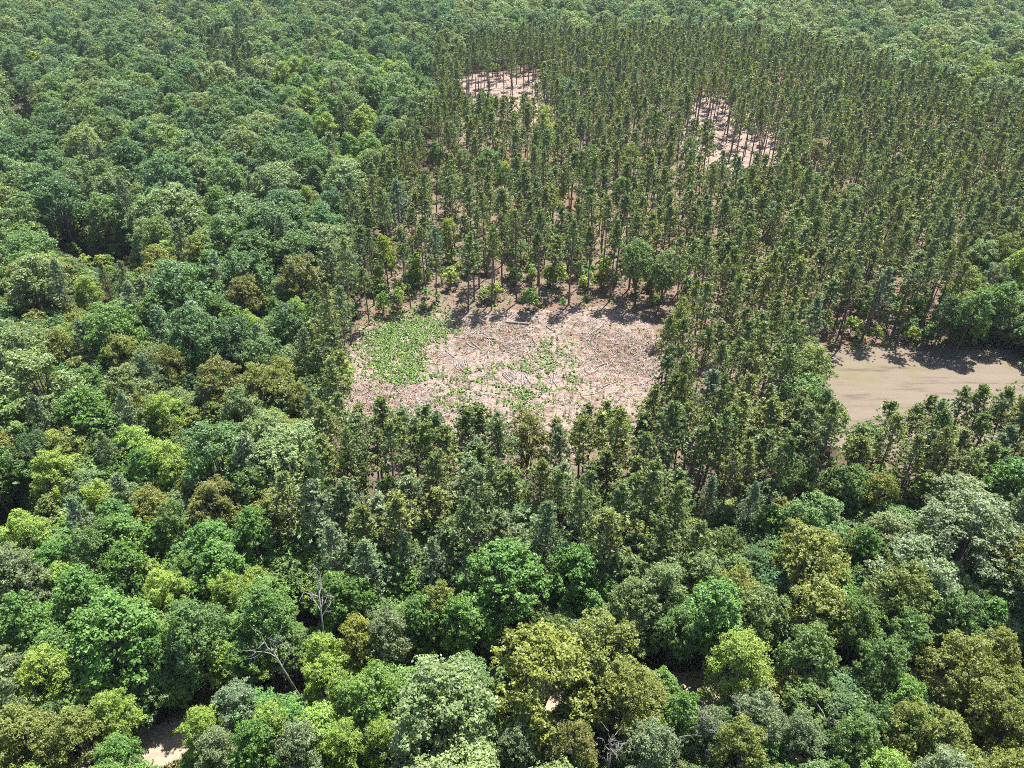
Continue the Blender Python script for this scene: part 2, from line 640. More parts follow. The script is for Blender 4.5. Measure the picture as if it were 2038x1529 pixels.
def slash_mat():
    m, nt, b = new_mat('cut_over_ground')
    L = nt.links.new
    tc = nt.nodes.new('ShaderNodeTexCoord')
    P = tc.outputs['Object']
    fine = noise(nt, 2.6, 7, .78, P)
    mid = noise(nt, .33, 5, .65, P)
    base = ramp(nt, [(.28, (0.104, 0.065, 0.047)), (.42, (0.208, 0.148, 0.117)), (.55, (0.281, 0.223, 0.187)), (.72, (0.354, 0.302, 0.262))])
    L(fine.outputs[0], base.inputs[0])
    rm = ramp(nt, [(.52, (0, 0, 0)), (.64, (.8, .8, .8))])
    L(mid.outputs[0], rm.inputs[0])
    red = ramp(nt, [(.3, (0.083, 0.040, 0.028)), (.7, (0.218, 0.134, 0.094))])
    L(fine.outputs[0], red.inputs[0])
    c = mixc(nt, rm.outputs[0], base.outputs[0], red.outputs[0])
    L(c, b.inputs['Base Color'])
    b.inputs['Roughness'].default_value = .95
    b.inputs['Specular IOR Level'].default_value = .1
    bp = nt.nodes.new('ShaderNodeBump')
    bp.inputs['Strength'].default_value = .9
    bp.inputs['Distance'].default_value = .25
    L(fine.outputs[0], bp.inputs['Height'])
    L(bp.outputs[0], b.inputs['Normal'])
    return m


def road_mat():
    m, nt, b = new_mat('pale_sand')
    L = nt.links.new
    uv = nt.nodes.new('ShaderNodeAttribute')
    uv.attribute_name = 'across'
    tc = nt.nodes.new('ShaderNodeTexCoord')
    fine = noise(nt, 6, 5, .7, tc.outputs['Object'])
    big = noise(nt, .5, 4, .6, tc.outputs['Object'])
    base = ramp(nt, [(.3, (0.228, 0.179, 0.122)), (.7, (0.327, 0.271, 0.198))])
    L(fine.outputs[0], base.inputs[0])
    wv = nt.nodes.new('ShaderNodeMath')
    wv.operation = 'SINE'
    sc = nt.nodes.new('ShaderNodeMath')
    sc.operation = 'MULTIPLY'
    sc.inputs[1].default_value = 22
    ad = nt.nodes.new('ShaderNodeMath')
    ad.operation = 'ADD'
    L(uv.outputs['Fac'], sc.inputs[0])
    L(sc.outputs[0], ad.inputs[0])
    L(big.outputs[0], ad.inputs[1])
    L(ad.outputs[0], wv.inputs[0])
    rr = ramp(nt, [(.1, (0, 0, 0)), (.9, (.35, .35, .35))])
    L(wv.outputs[0], rr.inputs[0])
    c = mixc(nt, rr.outputs[0], base.outputs[0], (0.198, 0.136, 0.085))
    L(c, b.inputs['Base Color'])
    b.inputs['Roughness'].default_value = .95
    bp = nt.nodes.new('ShaderNodeBump')
    bp.inputs['Strength'].default_value = .5
    bp.inputs['Distance'].default_value = .1
    L(fine.outputs[0], bp.inputs['Height'])
    L(bp.outputs[0], b.inputs['Normal'])
    return m


def link(name, data, parent=None, kind=None):
    o = bpy.data.objects.new(name, data)
    C.objects.link(o)
    if parent:
        o.parent = parent
    if kind:
        o['kind'] = kind
    return o


def pt_seg_poly(x, y, poly):
    best = 1e9
    for i in range(len(poly)):
        x0, y0 = poly[i - 1]
        x1, y1 = poly[i]
        dx, dy = x1 - x0, y1 - y0
        t = max(0, min(1, ((x - x0) * dx + (y - y0) * dy) / (dx * dx + dy * dy + 1e-9)))
        best = min(best, math.hypot(x - x0 - dx * t, y - y0 - dy * t))
    return best


# species regions by the pixel of the crown (photo), see REGIONS below
PLANT = [(880, 78), (1040, 72), (1270, 62), (1420, 58), (1560, 72), (1650, 95), (1830, 150), (1960, 190), (2700, 230), (2700, 460), (2010, 470), (1950, 490), (1920, 600),
         (1880, 680), (1600, 660), (1570, 800), (1640, 830), (1700, 790), (2100, 720), (2900, 720), (2900, 900), (2038, 960), (1900, 960), (1500, 960), (1470, 1060), (1380, 1120), (1200, 1100),
         (1020, 1080), (850, 1150), (690, 1140), (570, 1090), (560, 990), (640, 900), (660, 780), (625, 720), (620, 600), (695, 540), (690, 400), (760, 330), (830, 250), (880, 180), (860, 120)]
LIME = [(510, 130), (620, 80), (790, 120), (870, 190), (815, 260), (740, 330), (650, 330), (600, 230), (530, 180)]
SPRUCE = [(395, 70), (520, 80), (505, 140), (420, 145)]


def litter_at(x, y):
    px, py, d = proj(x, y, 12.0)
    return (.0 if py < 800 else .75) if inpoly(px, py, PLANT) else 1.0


def build_ground():
    xs = np.concatenate([[-4000, -1500], np.arange(-420, 421, 8.0), [1500, 4000]])
    ys = np.concatenate([[-3000, -400], np.arange(0, 641, 8.0), [1500, 5000]])
    nx, ny = len(xs), len(ys)
    V = [(float(x), float(y), 0.0) for y in ys for x in xs]
    F = [(j * nx + i, j * nx + i + 1, (j + 1) * nx + i + 1, (j + 1) * nx + i) for j in range(ny - 1) for i in range(nx - 1)]
    me = bpy.data.meshes.new('ground')
    me.from_pydata(V, [], F)
    a = me.attributes.new('litter', 'FLOAT', 'POINT')
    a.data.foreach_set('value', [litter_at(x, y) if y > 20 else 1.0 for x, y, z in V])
    me.materials.append(floor_mat())
    link('ground', me, kind='structure')


def sheet(name, poly, mat, z, jag=1.2, seed=0):
    """polygon sheet with a ragged outline"""
    rng = random.Random(seed)
    out = []
    n = len(poly)
    for i in range(n):
        x0, y0 = poly[i]
        x1, y1 = poly[(i + 1) % n]
        k = max(1, int(math.hypot(x1 - x0, y1 - y0) / 1.2))
        for j in range(k):
            t = j / k
            out.append((x0 + (x1 - x0) * t + rng.uniform(-jag, jag) * .6, y0 + (y1 - y0) * t + rng.uniform(-jag, jag) * .6, z))
    me = bpy.data.meshes.new(name)
    import bmesh
    bm = bmesh.new()
    f = bm.faces.new([bm.verts.new(p) for p in out])
    bm.normal_update()
    if f.normal.z < 0:
        f.normal_flip()
    bmesh.ops.triangulate(bm, faces=[f])
    bm.to_mesh(me)
    bm.free()
    me.materials.append(mat)
    return link(name, me, kind='structure')


build_ground()
M_SLASH = slash_mat()
sheet('cleared_ground', CLEARING, M_SLASH, .012, 1.6, 1)
sheet('cleared_ground', FARCLEAR, M_SLASH, .012, 2.0, 2)
sheet('cleared_ground', THIN1, M_SLASH, .012, 2.5, 3)
sheet('mown_field', FIELD, field_mat(), .012, .8, 4)


def build_road():
    g = []
    pts = [Vector((x, y, 0)) for x, y in ROADC]
    fine = []
    for i in range(len(pts) - 1):                           # Catmull-Rom
        p0, p1, p2, p3 = pts[max(i - 1, 0)], pts[i], pts[i + 1], pts[min(i + 2, len(pts) - 1)]
        for j in range(10):
            t = j / 10
            fine.append(.5 * ((2 * p1) + (p2 - p0) * t + (2 * p0 - 5 * p1 + 4 * p2 - p3) * t * t + (3 * p1 - p0 - 3 * p2 + p3) * t ** 3))
    rng = random.Random(5)
    V, F, A = [], [], []
    m = 8
    for i, p in enumerate(fine):
        t = (fine[min(i + 1, len(fine) - 1)] - fine[max(i - 1, 0)]).normalized()
        n = Vector((-t.y, t.x, 0))
        wl, wr = 2.7 + rng.uniform(-.35, .35), 2.7 + rng.uniform(-.35, .35)
        for k in range(m + 1):
            u = k / m
            q = p + n * (-wl + (wl + wr) * u)
            dip = -.0 + .03 * math.cos(u * 4 * math.pi)
            V.append((q.x, q.y, .05 + dip * .5))
            A.append(u)
    for i in range(len(fine) - 1):
        for k in range(m):
            a = i * (m + 1) + k
            F.append((a, a + 1, a + m + 2, a + m + 1))
    me = bpy.data.meshes.new('dirt_road')
    me.from_pydata(V, [], F)
    at_ = me.attributes.new('across', 'FLOAT', 'POINT')
    at_.data.foreach_set('value', A)
    me.materials.append(road_mat())
    me.update()
    link('dirt_road', me, kind='structure')


build_road()

# ------------------------------------------------------------------ planting plan
TINTS = {
    'deep': (.060, .114, .040), 'oak': (.084, .136, .040), 'pale': (.122, .166, .064), 'olive': (.125, .145, .034), 'brown': (.118, .122, .034),
    'vivid': (.080, .156, .034), 'green': (.082, .152, .034), 'lime': (.148, .208, .040), 'gold': (.150, .164, .030), 'gray': (.116, .148, .072),
    'pine': (.094, .128, .042), 'pine2': (.116, .146, .048), 'blue': (.130, .178, .105), 'wp': (.128, .168, .080), 'yellow': (.185, .235, .042),
    'dark': (.050, .092, .034),
}
# hand placed crowns: pixel x, y, crown width in px, kind, tint, landmark phrase (or None), label look
HEROES = [
    # bottom left
    (45, 1153, 115, 'oak_tree', 'gray', 'the pale grey crown on the left edge', None),
    (48, 1070, 100, 'ash_tree', 'lime', 'the lime crown near the left edge', None),
    (155, 1045, 80, 'white_pine', 'blue', None, None),
    (195, 1100, 95, 'oak_tree', 'oak', None, None), (352, 1047, 90, 'oak_tree', 'oak', None, None),
    (498, 1075, 95, 'maple_tree', 'green', None, None),
    (255, 1150, 95, 'maple_tree', 'vivid', None, None), (165, 1195, 115, 'maple_tree', 'green', None, None), (330, 1180, 90, 'ash_tree', 'lime', None, None),
    (212, 1275, 175, 'maple_tree', 'vivid', 'the tall vivid maple above the sandy bend', None),
    (395, 1265, 125, 'oak_tree', 'oak', 'the grey green oak beside the vivid maple', None),
    (310, 1300, 100, 'maple_tree', 'green', None, None),
    (535, 1232, 115, 'maple_tree', 'green', None, None), (470, 1180, 80, 'ash_tree', 'lime', None, None),
    (665, 1195, 95, 'maple_tree', 'green', None, None), (655, 1305, 80, 'maple_tree', 'lime', None, None), (705, 1290, 75, 'maple_tree', 'gold', 'the yellow green maple by the dead fork', None),
    (50, 1270, 115, 'maple_tree', 'green', None, None), (85, 1350, 110, 'ash_tree', 'lime', None, None), (25, 1425, 75, 'white_pine', 'wp', None, None),
    (60, 1490, 140, 'ash_tree', 'olive', None, None), (160, 1470, 120, 'ash_tree', 'olive', 'the olive crown left of the sand', None), (230, 1420, 60, 'ash_tree', 'lime', None, None),
    (400, 1455, 75, 'ash_tree', 'lime', None, None), (440, 1515, 95, 'ash_tree', 'gray', None, None), (545, 1440, 95, 'ash_tree', 'lime', None, None),
    (650, 1365, 95, 'ash_tree', 'lime', 'the bright lime crown above the road', None), (600, 1490, 100, 'ash_tree', 'gray', None, None), (520, 1500, 70, 'maple_tree', 'vivid', None, None), (680, 1475, 90, 'ash_tree', 'lime', None, None),
    # bottom middle
    (1000, 1165, 165, 'maple_tree', 'vivid', 'the big vivid maple in the middle', None), (935, 1230, 110, 'maple_tree', 'green', None, None),
    (1140, 1165, 125, 'maple_tree', 'vivid', 'the round vivid maple', None),
    (1075, 1345, 215, 'oak_tree', 'gold', 'the golden oak', None), (1210, 1300, 155, 'oak_tree', 'olive', 'the pale olive oak beside the golden one', None),
    (850, 1425, 225, 'oak_tree', 'pale', 'the broad grey olive oak by the road', None),
    (705, 1215, 80, 'maple_tree', 'green', None, None), (765, 1275, 80, 'oak_tree', 'gray', None, None), (815, 1240, 95, 'maple_tree', 'green', None, None), (870, 1215, 80, 'oak_tree', 'olive', None, None),
    (815, 1105, 65, 'white_pine', 'blue', None, None), (882, 1135, 75, 'white_pine', 'blue', None, None),
    (1310, 1165, 120, 'oak_tree', 'pale', None, None), (1340, 1235, 105, 'oak_tree', 'oak', None, None), (1245, 1200, 95, 'oak_tree', 'pale', None, None),
    (1025, 1495, 100, 'ash_tree', 'gray', None, None), (1145, 1480, 90, 'ash_tree', 'brown', None, None), (1280, 1495, 120, 'ash_tree', 'gray', None, None), (1350, 1425, 85, 'maple_tree', 'green', None, None),
    (760, 1500, 90, 'ash_tree', 'lime', None, None),
    # bottom right
    (1420, 1225, 145, 'maple_tree', 'vivid', 'the bright maple on the right', None), (1385, 1160, 90, 'oak_tree', 'pale', None, None),
    (1622, 1110, 150, 'oak_tree', 'olive', 'the tall olive oak on the right', None), (1722, 1105, 75, 'maple_tree', 'vivid', 'the slim vivid maple on the right', None),
    (1520, 1215, 100, 'oak_tree', 'pale', None, None), (1925, 1075, 190, 'ash_tree', 'gray', 'the broad grey crown at the right edge', None),
    (1613, 1305, 120, 'oak_tree', 'oak', None, None), (1716, 1250, 100, 'oak_tree', 'oak', None, None), (1819, 1283, 105, 'oak_tree', 'oak', None, None),
    (1895, 1215, 105, 'oak_tree', 'oak', None, None), (1905, 1325, 135, 'oak_tree', 'olive', None, None), (2000, 1310, 105, 'oak_tree', 'olive', None, None),
    (1480, 1330, 140, 'ash_tree', 'lime', None, None), (1740, 1320, 90, 'oak_tree', 'oak', None, None), (1940, 1400, 115, 'oak_tree', 'olive', None, None), (2010, 1455, 110, 'oak_tree', 'olive', None, None),
    (1716, 1478, 115, 'oak_tree', 'oak', None, None), (1800, 1450, 100, 'oak_tree', 'olive', None, None), (1905, 1485, 120, 'oak_tree', 'olive', None, None),
    (1520, 1440, 110, 'ash_tree', 'gray', None, None), (1590, 1480, 90, 'ash_tree', 'gray', None, None), (1424, 1475, 90, 'ash_tree', 'gray', None, None), (1480, 1510, 90, 'oak_tree', 'olive', None, None),
    # left middle
    (58, 560, 120, 'oak_tree', 'pale', None, None), (361, 569, 145, 'oak_tree', 'deep', 'the big deep green oak below the dark gap', None), (498, 545, 100, 'oak_tree', 'deep', None, None), (601, 552, 90, 'oak_tree', 'brown', None, None),
    (584, 648, 85, 'oak_tree', 'deep', None, None), (247, 560, 45, 'white_pine', 'wp', None, None), (210, 555, 35, 'white_pine', 'wp', None, None), (255, 612, 65, 'white_pine', 'blue', None, None), (172, 585, 60, 'ash_tree', 'lime', None, None),
    (488, 593, 75, 'oak_tree', 'brown', None, None), (234, 655, 110, 'oak_tree', 'green', None, None), (45, 692, 110, 'oak_tree', 'pale', None, None), (113, 703, 70, 'oak_tree', 'olive', None, None),
    (247, 712, 85, 'ash_tree', 'olive', None, None), (86, 765, 165, 'oak_tree', 'pale', 'the large pale oak on the left', None), (165, 835, 115, 'maple_tree', 'vivid', 'the vivid maple among the left oaks', None),
    (457, 690, 95, 'oak_tree', 'dark', None, None), (446, 761, 95, 'oak_tree', 'brown', None, None), (515, 768, 95, 'oak_tree', 'olive', None, None), (309, 745, 55, 'white_pine', 'blue', None, None),
    (247, 840, 65, 'white_pine', 'blue', 'the blue green pine on the left', None), (350, 830, 85, 'ash_tree', 'lime', None, None), (343, 925, 90, 'ash_tree', 'lime', None, None), (120, 948, 105, 'ash_tree', 'lime', 'the pale lime crown on the left', None),
    (69, 905, 85, 'oak_tree', 'dark', None, None), (220, 905, 55, 'white_pine', 'wp', None, None), (464, 816, 85, 'oak_tree', 'pale', None, None), (422, 995, 110, 'oak_tree', 'brown', None, None), (500, 990, 90, 'oak_tree', 'oak', None, None),
    (192, 1000, 70, 'ash_tree', 'yellow', None, None), (601, 706, 60, 'white_pine', 'wp', None, None), (288, 945, 50, 'maple_tree', 'vivid', None, None), (620, 830, 60, 'white_pine', 'wp', None, None), (590, 800, 60, 'ash_tree', 'olive', None, None),
    # upper left
    (556, 155, 45, 'maple_tree', 'lime', None, None), (611, 206, 55, 'maple_tree', 'lime', 'the lime maple in the upper forest', None), (652, 258, 50, 'maple_tree', 'lime', None, None), (127, 80, 42, 'maple_tree', 'green', 'the fresh green maple in the upper left', None),
    (749, 188, 55, 'maple_tree', 'vivid', None, None), (720, 254, 50, 'maple_tree', 'lime', None, None), (700, 300, 50, 'maple_tree', 'vivid', None, None), (775, 285, 45, 'maple_tree', 'green', None, None), (585, 140, 40, 'maple_tree', 'lime', None, None),
    (340, 415, 130, 'oak_tree', 'pale', 'the broad pale oak above the dark gap', None), (120, 400, 100, 'oak_tree', 'deep', None, None), (380, 250, 70, 'oak_tree', 'deep', None, None), (610, 395, 30, 'ash_tree', 'lime', None, None),
    # among the plantation
    (1088, 230, 38, 'ash_tree', 'yellow', 'the round lime tree by the far clearing', None), (972, 328, 62, 'oak_tree', 'green', 'the round oak in the plantation', None), (1003, 347, 32, 'ash_tree', 'yellow', None, None),
    (1230, 381, 34, 'maple_tree', 'vivid', 'the vivid green tree in the plantation', None), (766, 505, 48, 'maple_tree', 'yellow', 'the lime tree left behind the clearing', None), (896, 463, 36, 'ash_tree', 'yellow', None, None),
    (1272, 522, 75, 'oak_tree', 'oak', 'the wide oak at the clearing edge', None), (1320, 530, 65, 'oak_tree', 'pale', None, None), (1257, 312, 40, 'ash_tree', 'lime', None, None), (1178, 312, 38, 'oak_tree', 'green', None, None), (872, 312, 30, 'maple_tree', 'vivid', None, None), (920, 319, 40, 'oak_tree', 'pale', None, None),
    (1637, 187, 55, 'oak_tree', 'pale', 'the pale oak standing in the far pines', None), (1620, 373, 42, 'oak_tree', 'green', None, None), (1630, 306, 50, 'ash_tree', 'olive', None, None), (1692, 391, 55, 'oak_tree', 'pale', 'the pale oak right in the plantation', None), (1370, 302, 35, 'oak_tree', 'green', None, None),
    (1050, 885, 95, 'oak_tree', 'brown', 'the bronze oak below the clearing', None), (1990, 600, 70, 'maple_tree', 'green', 'the maple at the field corner', None), (1930, 620, 70, 'maple_tree', 'green', None, None), (1945, 510, 70, 'oak_tree', 'pale', None, None), (2020, 540, 70, 'maple_tree', 'lime', None, None), (1880, 630, 55, 'maple_tree', 'dark', None, None),
    (1590, 955, 80, 'oak_tree', 'oak', None, None), (1690, 975, 90, 'oak_tree', 'oak', None, None), (1760, 990, 80, 'oak_tree', 'olive', None, None), (1490, 1000, 60, 'white_pine', 'blue', None, None), (1405, 990, 55, 'white_pine', 'blue', None, None),
    (910, 95, 45, 'ash_tree', 'pale', None, None), (1880, 110, 40, 'oak_tree', 'lime', None, None), (1845, 118, 40, 'oak_tree', 'pale', None, None), (1980, 118, 45, 'oak_tree', 'pale', None, None), (1960, 150, 50, 'oak_tree', 'lime', None, None), (2025, 140, 40, 'oak_tree', 'lime', None, None),
]
ZC = {'oak_tree': 11.0, 'maple_tree': 10.0, 'ash_tree': 9.5, 'red_pine': 13.5, 'white_pine': 11.5, 'sapling': 2.4}
NOMR = {'oak_tree': 4.6, 'maple_tree': 4.3, 'ash_tree': 4.0, 'red_pine': 2.3, 'white_pine': 2.8, 'sapling': 1.5}
NOMH = {'oak_tree': 15.5, 'maple_tree': 15.5, 'ash_tree': 14.0, 'red_pine': 18.0, 'white_pine': 17.0, 'sapling': 4.2}
rnd = random.Random(11)
trees = []                       # dicts: kind x y s(xy scale) sz tint
CELL = 6.0
grid = {}


def near_ok(x, y, r):
    ci, cj = int(x // CELL), int(y // CELL)
    for i in range(ci - 2, ci + 3):
        for j in range(cj - 2, cj + 3):
            for (qx, qy, qr) in grid.get((i, j), ()):
                if math.hypot(x - qx, y - qy) < (r + qr):
                    return False
    return True


def put(x, y, r):
    grid.setdefault((int(x // CELL), int(y // CELL)), []).append((x, y, r))


def jitter(c, k=.13):
    v = rnd.uniform(1 - k * 1.3, 1 + k * 1.3)
    h = rnd.uniform(-k, k)
    return (c[0] * v * (1 + h * .8), c[1] * v, c[2] * v * (1 - h * .8))


for (px, py, w, kind, tint, mark, _) in HEROES:
    zc = ZC[kind]
    for _i in range(3):
        x, y = at(px, py, zc)
        d = proj(x, y, zc)[2]
        R = w * d / FPX / 2
        sc = max(.55, min(1.5, R / NOMR[kind]))
        hz = max(.62, min(1.2, .45 + .55 * sc))
        zc = ZC[kind] * hz
    trees.append(dict(kind=kind, x=x, y=y, s=sc, sz=hz, tint=jitter(TINTS[tint], .05), tn=tint, mark=mark, hero=True))
    put(x, y, min(4.2, R * .72))

VIS_CLEAR = [(700, 735), (725, 655), (800, 632), (1000, 622), (1200, 620), (1295, 650), (1302, 740), (1270, 770), (1190, 778), (1110, 800), (1040, 830), (960, 790), (880, 792), (820, 780), (760, 800), (705, 790)]
VIS_FIELD = [(1655, 712), (1750, 712), (2038, 705), (2038, 765), (1930, 765), (1850, 772), (1790, 800), (1745, 775), (1700, 820), (1665, 790)]
VIS_FAR = [(918, 155), (1066, 153), (1070, 182), (1000, 188), (925, 182)]
VIS_ROAD = [[(262, 1500), (300, 1462), (368, 1455), (355, 1490), (340, 1529), (270, 1529)], [(465, 1450), (500, 1425), (500, 1447), (470, 1460)], [(665, 1402), (740, 1394), (738, 1414), (670, 1416)],
            [(1552, 1352), (1580, 1350), (1600, 1390), (1570, 1385)], [(1645, 1350), (1685, 1352), (1680, 1372), (1655, 1372)]]
VIS_HOLE = [(100, 488), (275, 492), (285, 535), (205, 530)]
VIS_THIN = [(1385, 208), (1440, 208), (1452, 228), (1390, 232)]
VIS_THIN2 = [(1425, 272), (1500, 275), (1542, 290), (1545, 316), (1470, 318), (1430, 300)]
VIS_MID = [(735, 580), (900, 566), (1100, 580), (1225, 580), (1230, 618), (735, 622)]
VIS_GLADES = [[(28, 203), (58, 200), (58, 226), (30, 230)], [(-5, 1018), (38, 1012), (42, 1045), (-5, 1055)], [(196, 580), (222, 582), (222, 600), (200, 602)]]
VIS_ALL = [VIS_CLEAR, VIS_FIELD, VIS_FAR, VIS_HOLE] + VIS_ROAD


def samples(poly, step):
    xs_, ys_ = [p[0] for p in poly], [p[1] for p in poly]
    return [(x + .5, y + .5, -1.0) for x in np.arange(min(xs_), max(xs_), step) for y in np.arange(min(ys_), max(ys_), step) if inpoly(x + .5, y + .5, poly)]


KEEP = []
for q in (VIS_CLEAR, VIS_FIELD, VIS_FAR, VIS_HOLE, VIS_THIN, VIS_THIN2, VIS_MID):
    KEEP += samples(q, 9)
for q in VIS_ROAD[:1] + VIS_GLADES:
    KEEP += samples(q, 5)
for t in trees:                                              # crowns that stay in view: nothing nearer may cover their middle
    zc = ZC[t['kind']] * t['sz']
    hx, hy, d = proj(t['x'], t['y'], zc + 1.0)
    w = NOMR[t['kind']] * t['s'] * FPX / d
    KEEP += [(hx + i * w * .5, hy + j * w * .45, t['y']) for i in (-1, 0, 1) for j in (-1, 0, .6)]
KEEP += [(600 + 18 * i, 1150 + 22 * j, 60.0) for i in range(3) for j in range(5)]
KEEP += [(1375 + 12 * i, 1425 + 16 * j, 50.0) for i in range(3) for j in range(4)] + [(1205 + 8 * i, 1470 + 14 * j, 45.0) for i in range(2) for j in range(3)]
KEEP = np.array(KEEP)


def blocks(x, y, kind, s, sz):
    """would this crown hide ground or a crown that lies open in the photo?"""
    R, H = NOMR[kind] * s, NOMH[kind] * sz
    zc = ZC[kind] * sz
    px, py, d = proj(x, y, zc)
    rx = R * FPX / d * .88
    ry = ((H - zc) * CP + R * .35) * FPX / d
    m = (np.abs(KEEP[:, 0] - px) < rx) & (np.abs(KEEP[:, 1] - py) < ry) & ((KEEP[:, 2] < 0) | (KEEP[:, 2] > y))
    if not m.any():
        return False
    q = KEEP[m]
    return bool((((q[:, 0] - px) / rx) ** 2 + ((q[:, 1] - py) / ry) ** 2 < 1).any())


def region(px, py):
    """crown pixel -> species weights, tint names, spacing radii factor"""
    if inpoly(px, py, SPRUCE):
        return [('red_pine', .75, ('dark', 'pine')), ('oak_tree', .25, ('deep', 'oak'))], 1.0
    if inpoly(px, py, LIME):
        return [('maple_tree', .42, ('lime', 'vivid', 'vivid', 'green')), ('oak_tree', .38, ('oak', 'deep', 'pale')), ('ash_tree', .1, ('lime', 'pale')), ('white_pine', .10, ('wp',))], .95
    if inpoly(px, py, PLANT):
        if py > 1000:
            return [('red_pine', .62, ('pine', 'pine2', 'pine2')), ('white_pine', .26, ('blue', 'wp')), ('oak_tree', .12, ('oak', 'pale'))], .88
        if py > 790:
            return [('red_pine', .80, ('pine', 'pine2', 'pine2')), ('white_pine', .17, ('wp', 'wp', 'wp')), ('oak_tree', .03, ('oak', 'pale'))], .76
        if px > 1500 and 330 < py < 700:
            return [('red_pine', .84, ('pine', 'pine2', 'pine2')), ('white_pine', .13, ('wp', 'blue')), ('oak_tree', .03, ('oak', 'pale'))], .94
        if px < 720 and py > 540:
            return [('red_pine', .85, ('pine', 'pine2')), ('white_pine', .15, ('wp',))], .75
        if 400 < py < 640 and 700 < px < 1330:
            return [('red_pine', .92, ('pine', 'pine', 'pine2')), ('white_pine', .06, ('wp', 'blue')), ('ash_tree', .02, ('lime',))], 1.2
        if py < 140:
            return [('red_pine', .97, ('pine', 'pine2')), ('oak_tree', .03, ('pale',))], .98
        if 150 < py < 340 and 1300 < px < 1620:
            return [('red_pine', 1.0, ('pine', 'pine2'))], 1.12
        return [('red_pine', .93, ('pine', 'pine2')), ('white_pine', .045, ('wp', 'blue')), ('oak_tree', .015, ('oak', 'green')), ('ash_tree', .01, ('lime',))], 1.03
    if py < 480 and px < 900:
        return [('oak_tree', .93, ('deep', 'oak', 'oak', 'pale', 'deep')), ('maple_tree', .035, ('green', 'lime')), ('ash_tree', .02, ('pale',)), ('white_pine', .015, ('wp',))], 1.0
    if py < 260:
        return [('oak_tree', .86, ('oak', 'pale', 'pale', 'deep')), ('ash_tree', .09, ('lime', 'pale')), ('maple_tree', .05, ('green',))], 1.0
    if py < 1030 and px < 720:
        return [('oak_tree', .62, ('oak', 'pale', 'olive', 'deep', 'oak', 'pale')), ('ash_tree', .14, ('olive', 'pale', 'lime')), ('white_pine', .19, ('wp', 'blue')), ('maple_tree', .06, ('green',)), ('red_pine', .03, ('pine2',))], .86
    if py > 1380:
        return [('ash_tree', .5, ('gray', 'lime', 'olive')), ('oak_tree', .4, ('olive', 'pale', 'oak')), ('maple_tree', .1, ('green',))], .85
    if px < 900:
        return [('maple_tree', .45, ('green', 'vivid', 'green', 'lime')), ('oak_tree', .38, ('oak', 'pale', 'green')), ('ash_tree', .12, ('lime', 'gray')), ('white_pine', .05, ('wp',))], .86
    return [('oak_tree', .74, ('oak', 'olive', 'pale', 'olive', 'gray')), ('maple_tree', .08, ('green', 'vivid')), ('ash_tree', .12, ('gray', 'olive')), ('white_pine', .06, ('blue', 'wp'))], .86


SPACE = {'oak_tree': 3.3, 'maple_tree': 2.8, 'ash_tree': 2.6, 'red_pine': 1.75, 'white_pine': 1.9}
BASES = [(CLEARING, .8), (FIELD, .8), (FARCLEAR, .5), (GLADE, 0), (GLADE2, 0), (gpoly([(185, 575), (230, 575), (235, 615), (190, 615)]), 0), (DARKHOLE, 0)]
BB = [(min(p[0] for p in q), max(p[0] for p in q), min(p[1] for p in q), max(p[1] for p in q)) for q, _ in BASES]


def bad_base(x, y):
    for (q, mar), b in zip(BASES, BB):
        if b[0] - 1 < x < b[1] + 1 and b[2] - 1 < y < b[3] + 1 and inpoly(x, y, q):
            return True
    return False


Y0, Y1 = 14.0, 600.0
for n in range(230000):
    # uniform over the widening trapezoid in view, with a margin for a step to the side
    y = Y0 + (Y1 - Y0) * math.sqrt(rnd.random() * .998 + .002) if n % 3 else rnd.uniform(Y0, 190)
    hw = 40 + (y * CP + 42) * .657 * 1.12
    x = rnd.uniform(-hw, hw)
    px, py, d = proj(x, y, 12.0)
    mix, k = region(px, py)
    u = rnd.random()
    for kind, w, tn in mix:
        u -= w
        if u <= 0:
            break
    sc = {'oak_tree': rnd.uniform(.8, 1.3), 'maple_tree': rnd.uniform(.72, 1.08), 'ash_tree': rnd.uniform(.65, 1.05)}.get(kind, rnd.uniform(.82, 1.15))
    if kind == 'oak_tree' and inpoly(px, py, PLANT):
        sc = rnd.uniform(.6, .85)
    if kind in ('oak_tree', 'maple_tree', 'ash_tree') and k < .9:
        sc *= .9
    sz = (rnd.uniform(.76, 1.08) if 'pine' in kind else .5 + .5 * sc + rnd.uniform(-.13, .1))
    r = SPACE[kind] * k * (sc if 'pine' not in kind else 1)
    if bad_base(x, y) or not near_ok(x, y, r):
        continue
    if y < 120 and road_d(x, y) < 3.4:
        continue
    if blocks(x, y, kind, sc, sz):
        if 'pine' in kind or not (y < 130):
            continue
        sc *= .62
        sz *= .55
        if blocks(x, y, kind, sc, sz):
            continue
    put(x, y, r)
    nm = rnd.choice(tn)
    trees.append(dict(kind=kind, x=x, y=y, s=sc, sz=sz, tint=jitter(TINTS[nm]), tn=nm, mark=None, hero=False))
